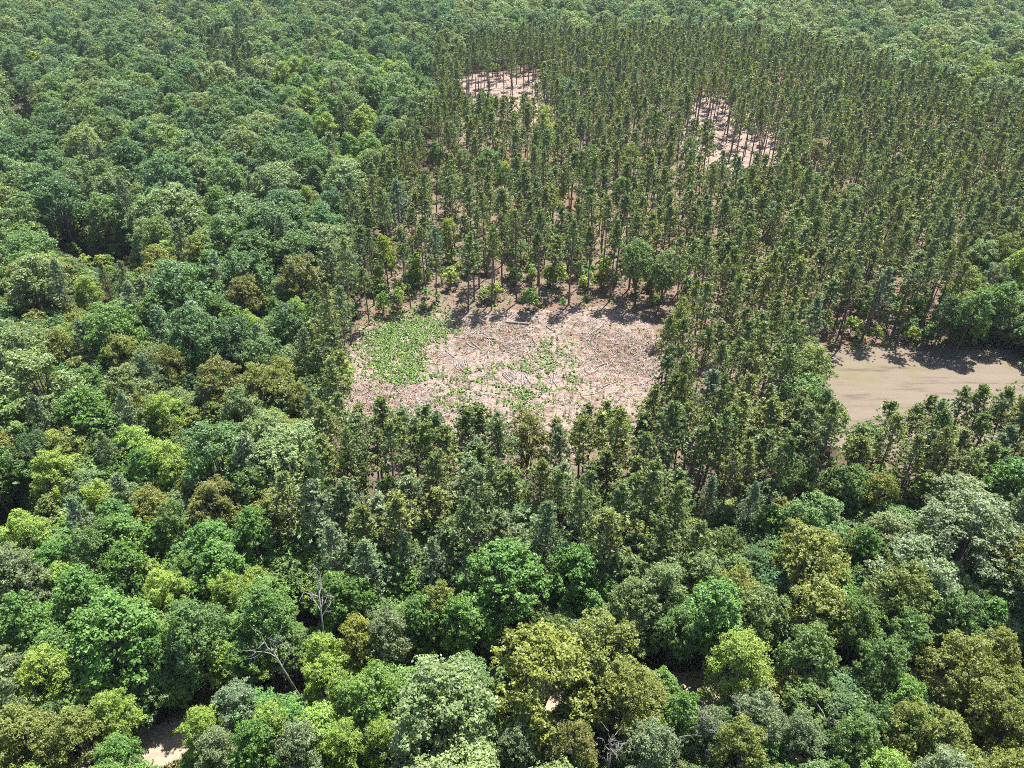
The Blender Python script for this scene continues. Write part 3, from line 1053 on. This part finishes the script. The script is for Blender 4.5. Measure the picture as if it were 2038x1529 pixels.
# second, smaller storey that closes the gaps between the big crowns (not in the thinned plantation)
for n in range(26000):
    y = rnd.uniform(Y0, 200) if n % 5 < 3 else rnd.uniform(Y0, 420)
    hw = 40 + (y * CP + 42) * .657 * 1.1
    x = rnd.uniform(-hw, hw)
    px, py, d = proj(x, y, 6.0)
    inside = inpoly(px, py, PLANT)
    if bad_base(x, y) or (inside and (py < 980 or rnd.random() < .6)):
        continue
    if y < 120 and road_d(x, y) < 3.2:
        continue
    if not near_ok(x, y, -.75 if not inside else -.3):
        continue
    kind = rnd.choice(('ash_tree', 'maple_tree', 'oak_tree', 'oak_tree'))
    sc = rnd.uniform(.42, .7)
    sz = rnd.uniform(.36, .62)
    if blocks(x, y, kind, sc, sz):
        sc *= .6
        sz *= .5
        if blocks(x, y, kind, sc, sz):
            continue
    put(x, y, 1.9)
    nm = rnd.choice(('oak', 'deep', 'green', 'olive', 'pale') if py < 1030 or px > 900 else ('green', 'vivid', 'lime', 'oak', 'green'))
    trees.append(dict(kind=kind, x=x, y=y, s=sc, sz=sz, tint=jitter(TINTS[nm]), tn=nm, mark=None, hero=False))
print('trees', len(trees), {k: sum(t['kind'] == k for t in trees) for k in NOMR})

# thin stand of pines in the far opening and saplings along the edges
for (poly, n, rad) in ((FARCLEAR, 16, 3.0),):
    for i in range(n * 6):
        xs_, ys_ = [p[0] for p in poly], [p[1] for p in poly]
        x, y = rnd.uniform(min(xs_), max(xs_)), rnd.uniform(min(ys_), max(ys_))
        if inpoly(x, y, poly) and near_ok(x, y, 1.3) and not blocks(x, y, 'red_pine', .9, .9):
            put(x, y, 1.3)
            trees.append(dict(kind='red_pine', x=x, y=y, s=rnd.uniform(.8, 1.1), sz=rnd.uniform(.8, 1.02), tint=jitter(TINTS['pine']), tn='pine', mark=None, hero=False))
SAP = []
for poly, n, lim in (([(720, 500), (1320, 480), (1330, 610), (1150, 620), (960, 615), (760, 625), (700, 640)], 130, 1), ([(1600, 600), (1960, 590), (2038, 690), (1900, 690), (1640, 690)], 60, 1),
                     ([(900, 118), (1070, 118), (1075, 148), (905, 150)], 22, 1), ([(760, 300), (1600, 200), (1900, 400), (1500, 560), (760, 480)], 110, 1), ([(680, 740), (700, 735), (700, 780), (684, 790)], 6, 0), ([(80, 515), (290, 510), (285, 570), (100, 560)], 26, 0)):
    gp = gpoly(poly)
    xs_, ys_ = [p[0] for p in gp], [p[1] for p in gp]
    k = 0
    for i in range(4000):
        x, y = rnd.uniform(min(xs_), max(xs_)), rnd.uniform(min(ys_), max(ys_))
        if inpoly(x, y, gp) and not (lim and (bad_base(x, y) or inpoly(x, y, THIN1))):
            s = rnd.uniform(.4, 1.15)
            nm = rnd.choice(('lime', 'yellow', 'green', 'vivid', 'green'))
            trees.append(dict(kind='sapling', x=x, y=y, s=s, sz=s * rnd.uniform(.8, 1.2), tint=jitter(TINTS[nm]), tn=nm, mark=None, hero=False))
            k += 1
            if k >= n:
                break

# ------------------------------------------------------------------ which trees show largest: painter's buffer over the crowns
BW, BH = 680, 510
buf = np.zeros((BH, BW), bool)
for t in sorted(trees, key=lambda t: t['y']):
    R, H = NOMR[t['kind']] * t['s'], NOMH[t['kind']] * t['sz']
    zc = ZC[t['kind']] * t['sz']
    px, py, d = proj(t['x'], t['y'], zc)
    t['px'], t['py'], t['d'] = px, py, d
    k = BW / W0
    rx = R * FPX / d * k
    ry = ((H - zc) * CP + R * .45) * FPX / d * k
    cx, cy_ = px * k, py * k
    x0, x1, y0, y1 = int(max(0, cx - rx)), int(min(BW, cx + rx + 1)), int(max(0, cy_ - ry)), int(min(BH, cy_ + ry + 1))
    t['vis'] = 0
    if x1 > x0 and y1 > y0:
        yy, xx = np.mgrid[y0:y1, x0:x1]
        m = ((xx + .5 - cx) / max(rx, .5)) ** 2 + ((yy + .5 - cy_) / max(ry, .5)) ** 2 < 1
        sub = buf[y0:y1, x0:x1]
        t['vis'] = int((m & ~sub).sum())
        sub |= m

CAP = {'oak_tree': 300, 'maple_tree': 300, 'ash_tree': 300, 'red_pine': 300, 'white_pine': 300, 'sapling': 300}
single = []
for kind in NOMR:
    lst = sorted([t for t in trees if t['kind'] == kind and t['vis'] > 3], key=lambda t: -t['vis'] - (1e6 if t['mark'] else 0))
    single += lst[:CAP[kind]]
sid = {id(t) for t in single}

# ------------------------------------------------------------------ labels: look + where it stands from the nearest landmark
LOOK = {'deep': 'deep green', 'oak': 'mid green', 'pale': 'pale green', 'olive': 'olive', 'brown': 'bronze green', 'vivid': 'vivid green', 'green': 'fresh green', 'lime': 'lime green', 'gold': 'golden green', 'gray': 'grey green',
        'pine': 'dark green', 'pine2': 'olive green', 'blue': 'blue green', 'wp': 'soft green', 'yellow': 'yellow green', 'dark': 'dark green'}
NOUN = {'oak_tree': 'oak', 'maple_tree': 'maple', 'ash_tree': 'broadleaf', 'red_pine': 'pine', 'white_pine': 'soft pine', 'sapling': 'sapling'}
CAT = {'oak_tree': 'oak tree', 'maple_tree': 'maple tree', 'ash_tree': 'broadleaf tree', 'red_pine': 'pine tree', 'white_pine': 'white pine', 'sapling': 'sapling'}
ORD = ['nearest', 'second', 'third', 'fourth', 'fifth', 'sixth', 'seventh', 'eighth', 'ninth', 'tenth', 'eleventh', 'twelfth', 'thirteenth', 'fourteenth', 'fifteenth', 'sixteenth', 'seventeenth', 'eighteenth', 'nineteenth', 'twentieth']
TENS = {20: 'twenty', 30: 'thirty', 40: 'forty', 50: 'fifty', 60: 'sixty'}


def ordinal(n):
    if n <= 20:
        return ORD[n - 1]
    if n % 10 == 0:
        return TENS[n][:-1] + 'ieth'
    return TENS[n // 10 * 10] + '-' + (['first'] + ORD[1:])[n % 10 - 1]


def centroid(poly):
    return (sum(p[0] for p in poly) / len(poly), sum(p[1] for p in poly) / len(poly))


MARKS = [(t['x'], t['y'], t['mark']) for t in trees if t['mark']]
MARKS += [(*at(1010, 622), 'the far edge of the log clearing'), (*at(1010, 905), 'the near edge of the log clearing'), (*at(690, 730), 'the left edge of the log clearing'), (*at(1320, 720), 'the right edge of the log clearing'),
          (*at(1830, 690), 'the far edge of the brown field'), (*at(1600, 760), 'the left edge of the brown field'), (*at(1850, 905), 'the near edge of the brown field'), (*at(990, 146), 'the far clearing'), (*at(1450, 330), 'the thinned opening'),
          (*at(180, 545), 'the dark gap on the left'), (*at(320, 1480), 'the sandy bend'), (*at(1310, 1385), 'the shaded stretch of road'), (*at(1620, 1372), 'the sandy road gap on the right')]
cells = {}
for t in single:
    if t['mark']:
        continue
    mx, my, ph = min(MARKS, key=lambda m: (m[0] - t['x']) ** 2 + (m[1] - t['y']) ** 2)
    dx, dy = t['x'] - mx, t['y'] - my
    dr = ('right of' if dx > 0 else 'left of') if abs(dx) > abs(dy) else ('behind' if dy > 0 else 'in front of')
    t['cell'] = (t['kind'], dr, ph)
    cells.setdefault(t['cell'], []).append((math.hypot(dx, dy), id(t), t))
for c, lst in cells.items():
    lst.sort()
    for n, (_, _, t) in enumerate(lst):
        kind, dr, ph = c
        size = ('small ' if t['s'] < .72 else 'large ' if t['s'] > 1.12 else '')
        o_ = ordinal(n + 1) if len(lst) > 1 else 'one standing'
        for size, look in ((size, LOOK[t['tn']]), ('', LOOK[t['tn']]), ('', LOOK[t['tn']].split()[-1])):
            t['label'] = '%s%s %s, %s %s %s' % (size, look, NOUN[kind], o_, dr, ph)
            if len(t['label'].split()) <= 16:
                break
EXTRA = {'oak_tree': 'rounded oak crown', 'maple_tree': 'dense maple crown', 'ash_tree': 'feathery crown', 'white_pine': 'layered pine crown'}
for t in single:
    if t['mark']:
        ph = t['mark'][4:]
        w = ph.split()
        t['label'] = '%s, %s' % (ph, EXTRA.get(t['kind'], 'tree')) if len(w) >= 4 else '%s standing among the trees, %s' % (ph, EXTRA.get(t['kind'], 'tree'))
        if t['mark'] == 'the golden oak':
            t['label'] = 'large golden oak with rounded crown beside the shaded road'


def grp(t):
    k, px, py = t['kind'], t['px'], t['py']
    if k == 'red_pine':
        return 'pines of the thinned plantation'
    if k == 'white_pine':
        return 'soft blue green pines among the other trees'
    if k == 'sapling':
        return 'saplings under the pines'
    side = 'left forest' if px < 800 and py < 1030 else 'front belt along the road' if py >= 1030 else 'far and right woods'
    return {'oak_tree': 'oaks', 'maple_tree': 'maples', 'ash_tree': 'feathery broadleaf trees'}[k] + ' of the ' + side


rot = random.Random(77)
for t in single:
    pr = PROTO[t['kind']]
    cm, tm, R, H = pr[rot.randrange(len(pr))]
    e = bpy.data.objects.new(t['kind'], None)
    e.empty_display_size = .5
    C.objects.link(e)
    e.location = (t['x'], t['y'], 0)
    tl = .035 if 'pine' in t['kind'] else .05
    e.rotation_euler = (rot.gauss(0, tl), rot.gauss(0, tl), rot.uniform(0, 6.28))
    e.scale = (t['s'], t['s'], t['sz'])
    e['label'] = t['label']
    e['category'] = CAT[t['kind']]
    e['group'] = grp(t)
    tr = link('trunk', tm, e)
    cr = link('crown', cm, e)
    cr['tint'] = [float(c) for c in t['tint']] + [1.0]

# ------------------------------------------------------------------ the mass of further trees, one object per kind
MASSNAME = {'oak_tree': 'oak_forest', 'maple_tree': 'maple_forest', 'ash_tree': 'broadleaf_forest', 'red_pine': 'pine_forest', 'white_pine': 'white_pine_forest', 'sapling': 'undergrowth'}
MASSLABEL = {'oak_tree': 'far mass of deep green oaks covering the upper left', 'maple_tree': 'scattered mass of further fresh green maples', 'ash_tree': 'mass of further feathery broadleaf trees', 'red_pine': 'dense mass of slender plantation pines behind the clearing',
             'white_pine': 'mass of further soft blue green pines', 'sapling': 'leafy undergrowth of small saplings under the pines'}


def mass(kind, lst):
    if not lst:
        return
    n = len(lst)
    rr = random.Random(3)
    me = bpy.data.meshes.new(MASSNAME[kind])
    me.vertices.add(n)
    me.vertices.foreach_set('co', np.array([(t['x'], t['y'], 0) for t in lst], np.float32).ravel())
    a = me.attributes.new('pick', 'INT', 'POINT')
    a.data.foreach_set('value', np.array([rr.randrange(len(FAR[kind])) for t in lst], np.int32))
    a = me.attributes.new('turn', 'FLOAT_VECTOR', 'POINT')
    a.data.foreach_set('vector', np.array([(rr.gauss(0, .035), rr.gauss(0, .035), rr.uniform(0, 6.28)) for t in lst], np.float32).ravel())
    a = me.attributes.new('size', 'FLOAT_VECTOR', 'POINT')
    a.data.foreach_set('vector', np.array([(t['s'], t['s'], t['sz']) for t in lst], np.float32).ravel())
    a = me.attributes.new('tint', 'FLOAT_COLOR', 'POINT')
    a.data.foreach_set('color', np.array([(*t['tint'], 1) for t in lst], np.float32).ravel())
    me.update()
    col = bpy.data.collections.new(kind + '_members')
    for o, R, H in FAR[kind]:
        col.objects.link(o)
    ng = bpy.data.node_groups.new(MASSNAME[kind], 'GeometryNodeTree')
    ng.interface.new_socket('Geometry', in_out='INPUT', socket_type='NodeSocketGeometry')
    ng.interface.new_socket('Geometry', in_out='OUTPUT', socket_type='NodeSocketGeometry')
    N = ng.nodes
    gi, go = N.new('NodeGroupInput'), N.new('NodeGroupOutput')
    ci = N.new('GeometryNodeCollectionInfo')
    ci.inputs['Collection'].default_value = col
    ci.inputs['Separate Children'].default_value = True
    ci.inputs['Reset Children'].default_value = True
    ip = N.new('GeometryNodeInstanceOnPoints')
    ip.inputs['Pick Instance'].default_value = True

    def na(nm, ty):
        x = N.new('GeometryNodeInputNamedAttribute')
        x.data_type = ty
        x.inputs['Name'].default_value = nm
        return next(o for o in x.outputs if o.enabled and o.name == 'Attribute')
    L = ng.links.new
    L(gi.outputs[0], ip.inputs['Points'])
    L(ci.outputs[0], ip.inputs['Instance'])
    L(na('pick', 'INT'), ip.inputs['Instance Index'])
    e2r = N.new('FunctionNodeEulerToRotation')
    L(na('turn', 'FLOAT_VECTOR'), e2r.inputs[0])
    L(e2r.outputs[0], ip.inputs['Rotation'])
    L(na('size', 'FLOAT_VECTOR'), ip.inputs['Scale'])
    L(ip.outputs[0], go.inputs[0])
    o = link(MASSNAME[kind], me, kind='stuff')
    o['label'] = MASSLABEL[kind]
    o['category'] = 'forest'
    md = o.modifiers.new('planting', 'NODES')
    md.node_group = ng


for kind in NOMR:
    mass(kind, [t for t in trees if t['kind'] == kind and id(t) not in sid])

# ------------------------------------------------------------------ dead trees
def dead_tree(px, py, seed, H, label, spread=3.0, lean=0.0, zt=None, nl=6, rotz=0.0):
    x, y = at(px, py, H * .8 if zt is None else zt)
    t, b = dead_tree_geo(seed, H, spread, nl, lean)
    e = link('dead_tree', None)
    e.location = (x, y, 0)
    e.rotation_euler = (0, 0, rotz)
    e['label'] = label
    e['category'] = 'dead tree'
    e['group'] = 'bare dead trees among the green crowns'
    link('trunk', t.mesh('dead_trunk', [M_DEAD]), e)
    link('branches', b.mesh('dead_branches', [M_DEAD]), e)


dead_tree(618, 1185, 1, 17.5, 'bleached dead tree with tall forked limbs among bright maples', 2.2, .8, nl=5)
dead_tree(575, 1285, 2, 13.5, 'bleached dead tree with low sprawling limbs below the tall dead fork', 2.2, -1.6, nl=5)
dead_tree(1388, 1450, 3, 11.5, 'grey dead tree with fine twigs beside grey green crowns at the bottom', 1.6, .5, nl=9)
dead_tree(1210, 1490, 4, 11.0, 'small white dead tree in front of the pale olive oak', 1.6, .2, nl=8)
dead_tree(782, 1512, 5, 11.0, 'dead twiggy tree at the bottom below the broad grey olive oak', 1.8, .3, nl=7)
dead_tree(1488, 1420, 6, 11.0, 'dead twiggy tree poking above the grey green crowns by the road', 1.6, .3, nl=8)
dead_tree(570, 1460, 7, 10.5, 'pale dead tree among lime crowns left of the broad oak', 1.6, .3, nl=8)
dead_tree(1625, 1440, 8, 9.5, 'dead tree with white drooping limbs right of the grey crowns', 3.0, 1.2, nl=7)
dead_tree(1330, 1500, 9, 9.0, 'leaning pale dead tree at the bottom right of the small white one', 2.8, -1.2, nl=5)
dead_tree(920, 1112, 10, 14.0, 'grey dead tree with fine twigs left of the big vivid maple', 1.6, .2, nl=8)

# ------------------------------------------------------------------ logs lying in the main clearing
LOGS = []


def log(p0, p1, r, label, group, z=None):
    (x0, y0), (x1, y1) = at(*p0), at(*p1)
    zz = r + .02 if z is None else z
    mid = Vector(((x0 + x1) / 2, (y0 + y1) / 2, 0))
    L = max(math.hypot(x1 - x0, y1 - y0), .8)
    ang = math.atan2(y1 - y0, x1 - x0)
    rng = random.Random(hash((p0, p1)) & 0xffff)
    g = Geo()
    k = 5
    pts = [(-L / 2 + L * i / (k - 1), rng.uniform(-.03, .03), zz + rng.uniform(-.015, .015)) for i in range(k)]
    g.tube(pts, [r * (1.05 - .25 * i / (k - 1)) for i in range(k)], 6)
    e = link('log', g.mesh('log', [M_LOG]))
    g2 = Geo()
    for sgn, rr in ((-1, r * 1.02), (1, r * .8)):
        px = sgn * (L / 2 + .006)
        c = [(px, rr * .93 * math.cos(w), zz + rr * .93 * math.sin(w)) for w in [i * math.pi / 3 for i in range(6)]]
        g2.quads([c[0], c[1], c[2], c[3], c[0], c[3], c[4], c[5]])
    link('cut_end', g2.mesh('cut_end', [M_LOGEND]), e)
    e.location = mid
    e.rotation_euler = (0, 0, ang)
    e['label'] = label
    e['category'] = 'log'
    e['group'] = group


def c7(x, y):
    return (860 + x / 4.88, 660 + y / 4.88)


def c2(x, y):
    return (680 + x / 3.088, 600 + y / 3.088)


names = ['leftmost', 'second', 'third', 'fourth', 'fifth', 'sixth', 'seventh', 'eighth', 'ninth', 'rightmost']
for i in range(10):
    x = 218 + i * 13.5
    j1, j2, j3 = [math.sin(i * k_) for k_ in (2.3, 3.7, 5.1)]
    log(c7(x - 8 + 9 * j1, 276 + 9 * j2), c7(x + 4 + 9 * j3, 340 - 1.5 * i + 9 * j1), .085 + .03 * j2 * j2, '%s short log from the left in the small upright fan pile' % names[i], 'logs of the left pile')
for i in range(8):
    x = 676 + i * 13
    j1, j2, j3 = [math.sin(i * k_ + 1) for k_ in (2.3, 3.7, 5.1)]
    log(c7(x + 5 * j1, 410 - 2 * i + 7 * j2), c7(x + 84 - 3 * i + 8 * j3, 490 - 6 * i + 8 * j1), .085 + .035 * j2 * j2, '%s dark slanting log from the left in the middle pile' % names[i], 'logs of the middle pile')
log(c7(880, 400), c7(876, 530), .15, 'pale straight log, first right of the slanting pile', 'loose logs right of the middle pile')
log(c7(888, 430), c7(906, 516), .13, 'short pale log between two longer ones right of the slanting pile', 'loose logs right of the middle pile')
log(c7(900, 418), c7(958, 506), .13, 'slanting pale log, third right of the slanting pile', 'loose logs right of the middle pile')
log(c7(1150, 430), c7(1165, 522), .13, 'pale log at the left of the three far right ones', 'three logs on the green patch')
log(c7(1185, 418), c7(1196, 502), .13, 'pale upright log at the top of the three far right ones', 'three logs on the green patch')
log(c7(1170, 468), c7(1216, 548), .13, 'pale slanting log at the bottom of the three far right ones', 'three logs on the green patch')
SING = [((c7(562, 90)), c7(540, 250), .14, 'thin white log lying straight behind the fan pile'), (c7(380, 100), c7(485, 186), .14, 'long slanting grey log above the fan pile, the right one of two'),
        (c7(335, 108), c7(420, 166), .12, 'slanting grey log above the fan pile, the left one of two'), (c7(235, 58), c7(312, 66), .13, 'short level log far above the fan pile'), (c7(505, 58), c7(622, 76), .15, 'long level grey log above the thin white one'),
        (c7(580, 90), c7(642, 96), .13, 'short level log just below the long level grey one'), (c7(980, 80), c7(1016, 128), .14, 'short dark slanting log in the middle green band'),
        (c2(1012, 130), c2(1152, 143), .24, 'thickest long white log at the far edge of the clearing'), (c2(818, 118), c2(872, 140), .13, 'slanting pale log at the shaded far edge'),
        (c2(690, 218), c2(765, 224), .13, 'level log near the fern bed and the far shadows'), (c2(1565, 402), c2(1642, 374), .14, 'rising grey log on the reddish right slash'),
        (c2(1605, 532), c2(1692, 490), .14, 'rising pale log at the lower right edge of the clearing'), (c2(378, 500), c2(442, 496), .13, 'level pale log at the lower edge of the fern bed'),
        (c2(444, 556), c2(482, 520), .13, 'short rising pale log below the fern bed'), (c2(1515, 208), c2(1602, 150), .13, 'rising grey log near the big right hand shadow'),
        (c2(1258, 152), c2(1288, 176), .13, 'short pale log right of the thickest white log'), (c2(636, 298), c2(692, 346), .12, 'slanting pale log left above the fan pile'),
        (c2(68, 422), c2(112, 378), .12, 'rising white log by the left row of pines'), (c2(130, 580), c2(190, 545), .12, 'rising pale log at the lower left of the clearing'), (c2(1780, 505), c2(1835, 522), .12, 'dark log at the far right lower edge')]
for p0, p1, r, lb in SING:
    log(p0, p1, r, lb, 'loose logs lying in the clearing')

# ------------------------------------------------------------------ slash debris and ferns
def scatter(polys, n, rng):
    out = []
    for poly, w in polys:
        gp = gpoly(poly)
        xs_, ys_ = [p[0] for p in gp], [p[1] for p in gp]
        k, m, tries = 0, int(n * w), 0
        while k < m and tries < m * 40:
            tries += 1
            x, y = rng.uniform(min(xs_), max(xs_)), rng.uniform(min(ys_), max(ys_))
            if inpoly(x, y, gp):
                out.append((x, y))
                k += 1
    return out


def sticks():
    rng = random.Random(21)
    g = Geo()
    cols = []
    clear = [(685, 770), (722, 655), (880, 625), (1080, 620), (1295, 640), (1315, 780), (1260, 860), (1060, 910), (860, 885), (700, 830)]
    pts = [(p, 1) for p in scatter([(clear, 1.0), ([(890, 640), (1060, 650), (1050, 700), (900, 700)], .05), ([(1150, 650), (1300, 660), (1310, 750), (1180, 740)], .07), ([(690, 770), (880, 760), (880, 870), (740, 860)], .05)], 9500, rng)]
    pts += [(p, 2) for p in scatter([([(720, 520), (1310, 500), (1300, 620), (730, 640)], 1)], 1100, rng)]
    pts += [(p, 2) for p in scatter([([(912, 150), (1075, 148), (1095, 240), (920, 215)], .5), ([(1340, 200), (1500, 215), (1580, 310), (1400, 340)], .5)], 2600, rng)]
    for (x, y), kind in pts:
        L = rng.choice((.25, .35, .5, .6, .8, 1.1, 1.9)) * rng.uniform(.7, 1.4)
        r = min(.045, .014 + L * .013) * rng.uniform(.7, 1.35)
        a = rng.uniform(0, math.pi)
        dx, dy = math.cos(a) * L / 2, math.sin(a) * L / 2
        z0, z1 = r + rng.uniform(0, .25), r + rng.uniform(0, .25)
        bx, by = rng.uniform(-.15, .15) * L, rng.uniform(-.15, .15) * L
        n0 = g.n
        g.tube([(x - dx, y - dy, z0), (x + bx, y + by, (z0 + z1) / 2 + .03), (x + dx, y + dy, z1)], [r, r * .85, r * .5], 4, cap=False)
        u = rng.random()
        c = (.40, .36, .33) if u < .36 else (.26, .22, .19) if u < .65 else (.19, .105, .075) if u < .87 else (.08, .06, .05)
        v = rng.uniform(.8, 1.15)
        cols.append(np.tile(np.array([[c[0] * v, c[1] * v, c[2] * v, 1]]), (g.n - n0, 1)))
    me = g.mesh('slash_debris', [M_STICK], cols)
    o = link('slash_debris', me, kind='stuff')
    o['label'] = 'grey and rusty broken sticks strewn over the clearings'
    o['category'] = 'debris'


def dead_sprays():
    """rust brown dead pine sprays"""
    rng = np.random.default_rng(31)
    r2 = random.Random(32)
    g = Geo()
    cols = []
    pts = scatter([([(1150, 650), (1300, 665), (1305, 745), (1180, 735)], .33), ([(900, 640), (1060, 645), (1060, 705), (960, 700)], .25), ([(690, 775), (800, 780), (900, 860), (740, 850)], .22), ([(720, 540), (1300, 520), (1290, 620), (740, 630)], .2)], 1000, r2)
    pts = [(x + r2.gauss(0, 2.2), y + r2.gauss(0, 2.2)) for x, y in pts]
    for x, y in pts:
        n = 9
        P = np.array([x, y, .12]) + rng.normal(size=(n, 3)) * np.array([.4, .4, .07])
        P[:, 2] = np.abs(P[:, 2])
        V = leaf_quads(P, rng.normal(size=(n, 3)) + np.array([0, 0, 1.2]), rng.uniform(.25, .6, n), rng, wid=.14)
        g.quads(V)
        b = np.array([.27, .15, .105]) * r2.uniform(.6, 1.5) + np.array([0, r2.uniform(0, .04), r2.uniform(0, .03)])
        cols.append(np.tile(np.array([[*b, 1]]), (4 * n, 1)))
    o = link('dead_pine_sprays', g.mesh('dead_pine_sprays', [M_STICK], cols), kind='stuff')
    o['label'] = 'rust brown dead pine sprays lying in patches'
    o['category'] = 'debris'


PILES = [at(912, 725), at(918, 722), at(1008, 748), at(1018, 750), at(1028, 752), at(1042, 756), at(1048, 758), at(1100, 757), at(1105, 762)]


def ferns():
    rng = np.random.default_rng(41)
    r2 = random.Random(42)
    g = Geo()
    cols = []
    P1 = [([(15, 205), (65, 195), (70, 235), (20, 240)], .04), ([(-30, 1040), (45, 1040), (50, 1110), (-30, 1110)], .03), ([(735, 665), (800, 638), (890, 640), (900, 662), (838, 692), (846, 755), (792, 768), (742, 745), (722, 700)], .42),
          ([(720, 640), (860, 600), (900, 640), (740, 670)], .06),
          ([(1065, 690), (1110, 672), (1128, 735), (1150, 775), (1080, 788), (992, 770), (962, 735), (1040, 722)], .12),
          ([(865, 735), (960, 740), (950, 830), (875, 815)], .05), ([(1005, 785), (1072, 780), (1070, 822), (1015, 822)], .04),
          ([(700, 650), (1310, 640), (1300, 880), (700, 850)], .12), ([(1000, 870), (1300, 850), (1290, 920), (1000, 930)], .03),
          ([(720, 470), (1320, 460), (1320, 615), (720, 640)], .25), ([(1610, 640), (1990, 640), (1990, 692), (1620, 700)], .08)]
    pts = scatter(P1, 10500, r2)
    # gather into patches: keep where a slow wave field is high, so bare ground shows between
    pts = [(x + r2.gauss(0, 1.3), y + r2.gauss(0, 1.3)) for x, y in pts]
    for x, y in pts:
        w = math.sin(x * 1.3 + 1.3 * math.sin(y * .7)) + math.sin(y * 1.6 + 1.7 * math.sin(x * .6)) + r2.uniform(-1.6, 1.6)
        if w < -.15 - (1.2 if x < -15 and r2.random() < .8 else .4):
            continue
        if any((x - qx) ** 2 + (y - qy) ** 2 < 4.5 for qx, qy in PILES):
            continue
        n = r2.randint(6, 11)
        az = rng.uniform(0, 6.28, n)
        rad = r2.uniform(.1, .3)
        P = np.stack([x + np.cos(az) * rad * .6, y + np.sin(az) * rad * .6, np.full(n, r2.uniform(.18, .5))], 1)
        N = np.stack([np.cos(az) * .5, np.sin(az) * .5, np.ones(n)], 1) + rng.normal(size=(n, 3)) * .25
        T = np.stack([np.cos(az), np.sin(az), np.zeros(n)], 1)
        g.quads(leaf_quads(P, N, rad * rng.uniform(1.1, 1.9, n), rng, wid=.3, T=T, droop=.3))
        b = np.array(r2.choice([(.20, .30, .08), (.25, .33, .10), (.16, .26, .07), (.28, .33, .13), (.13, .21, .06)])) * r2.uniform(.7, 1.3)
        cols.append(np.tile(np.array([[*b, 1]]), (4 * n, 1)))
    o = link('bracken_ferns', g.mesh('bracken_ferns', [M_FERN], cols), kind='stuff')
    o['label'] = 'light green bracken patches spreading over the clearing'
    o['category'] = 'ferns'


def road_weeds():
    rng = np.random.default_rng(51)
    r2 = random.Random(52)
    g = Geo()
    cols = []
    k = 0
    while k < 2600:
        i = r2.randrange(len(ROADC) - 1)
        t = r2.random()
        x = ROADC[i][0] + (ROADC[i + 1][0] - ROADC[i][0]) * t + r2.gauss(0, 4)
        y = ROADC[i][1] + (ROADC[i + 1][1] - ROADC[i][1]) * t + r2.gauss(0, 4)
        dd = road_d(x, y)
        if dd < 2.5 or dd > 6:
            continue
        k += 1
        n = 7
        P = np.array([x, y, .2]) + rng.normal(size=(n, 3)) * np.array([.2, .2, .06])
        P[:, 2] = np.abs(P[:, 2])
        T = rng.normal(size=(n, 3)) * .5 + np.array([0, 0, 1])
        g.quads(leaf_quads(P, rng.normal(size=(n, 3)), rng.uniform(.3, .7, n), rng, wid=.12, T=T))
        b = np.array(r2.choice([(.16, .18, .05), (.2, .18, .07), (.11, .16, .04)])) * r2.uniform(.7, 1.15)
        cols.append(np.tile(np.array([[*b, 1]]), (4 * n, 1)))
    o = link('roadside_grass', g.mesh('roadside_grass', [M_FERN], cols), kind='stuff')
    o['label'] = 'dry yellow green grass fringing the sandy road'
    o['category'] = 'grass'


sticks()
dead_sprays()
ferns()
road_weeds()


# ------------------------------------------------------------------ thin summer haze
def haze():
    x0, x1, y0, y1, z0, z1 = -4100, 4100, -3100, 5100, -1.0, CAM_H + 5
    V = [(x, y, z) for z in (z0, z1) for y in (y0, y1) for x in (x0, x1)]
    F = [(0, 2, 3, 1), (4, 5, 7, 6), (0, 1, 5, 4), (2, 6, 7, 3), (0, 4, 6, 2), (1, 3, 7, 5)]
    me = bpy.data.meshes.new('haze')
    me.from_pydata(V, [], F)
    m = bpy.data.materials.new('haze')
    m.use_nodes = True
    nt = m.node_tree
    nt.nodes.clear()
    out = nt.nodes.new('ShaderNodeOutputMaterial')
    v = nt.nodes.new('ShaderNodeVolumePrincipled')
    v.inputs['Color'].default_value = (.82, .9, 1, 1)
    v.inputs['Density'].default_value = .00008
    v.inputs['Anisotropy'].default_value = .2
    nt.links.new(v.outputs[0], out.inputs['Volume'])
    me.materials.append(m)
    link('haze', me, kind='stuff')


haze()
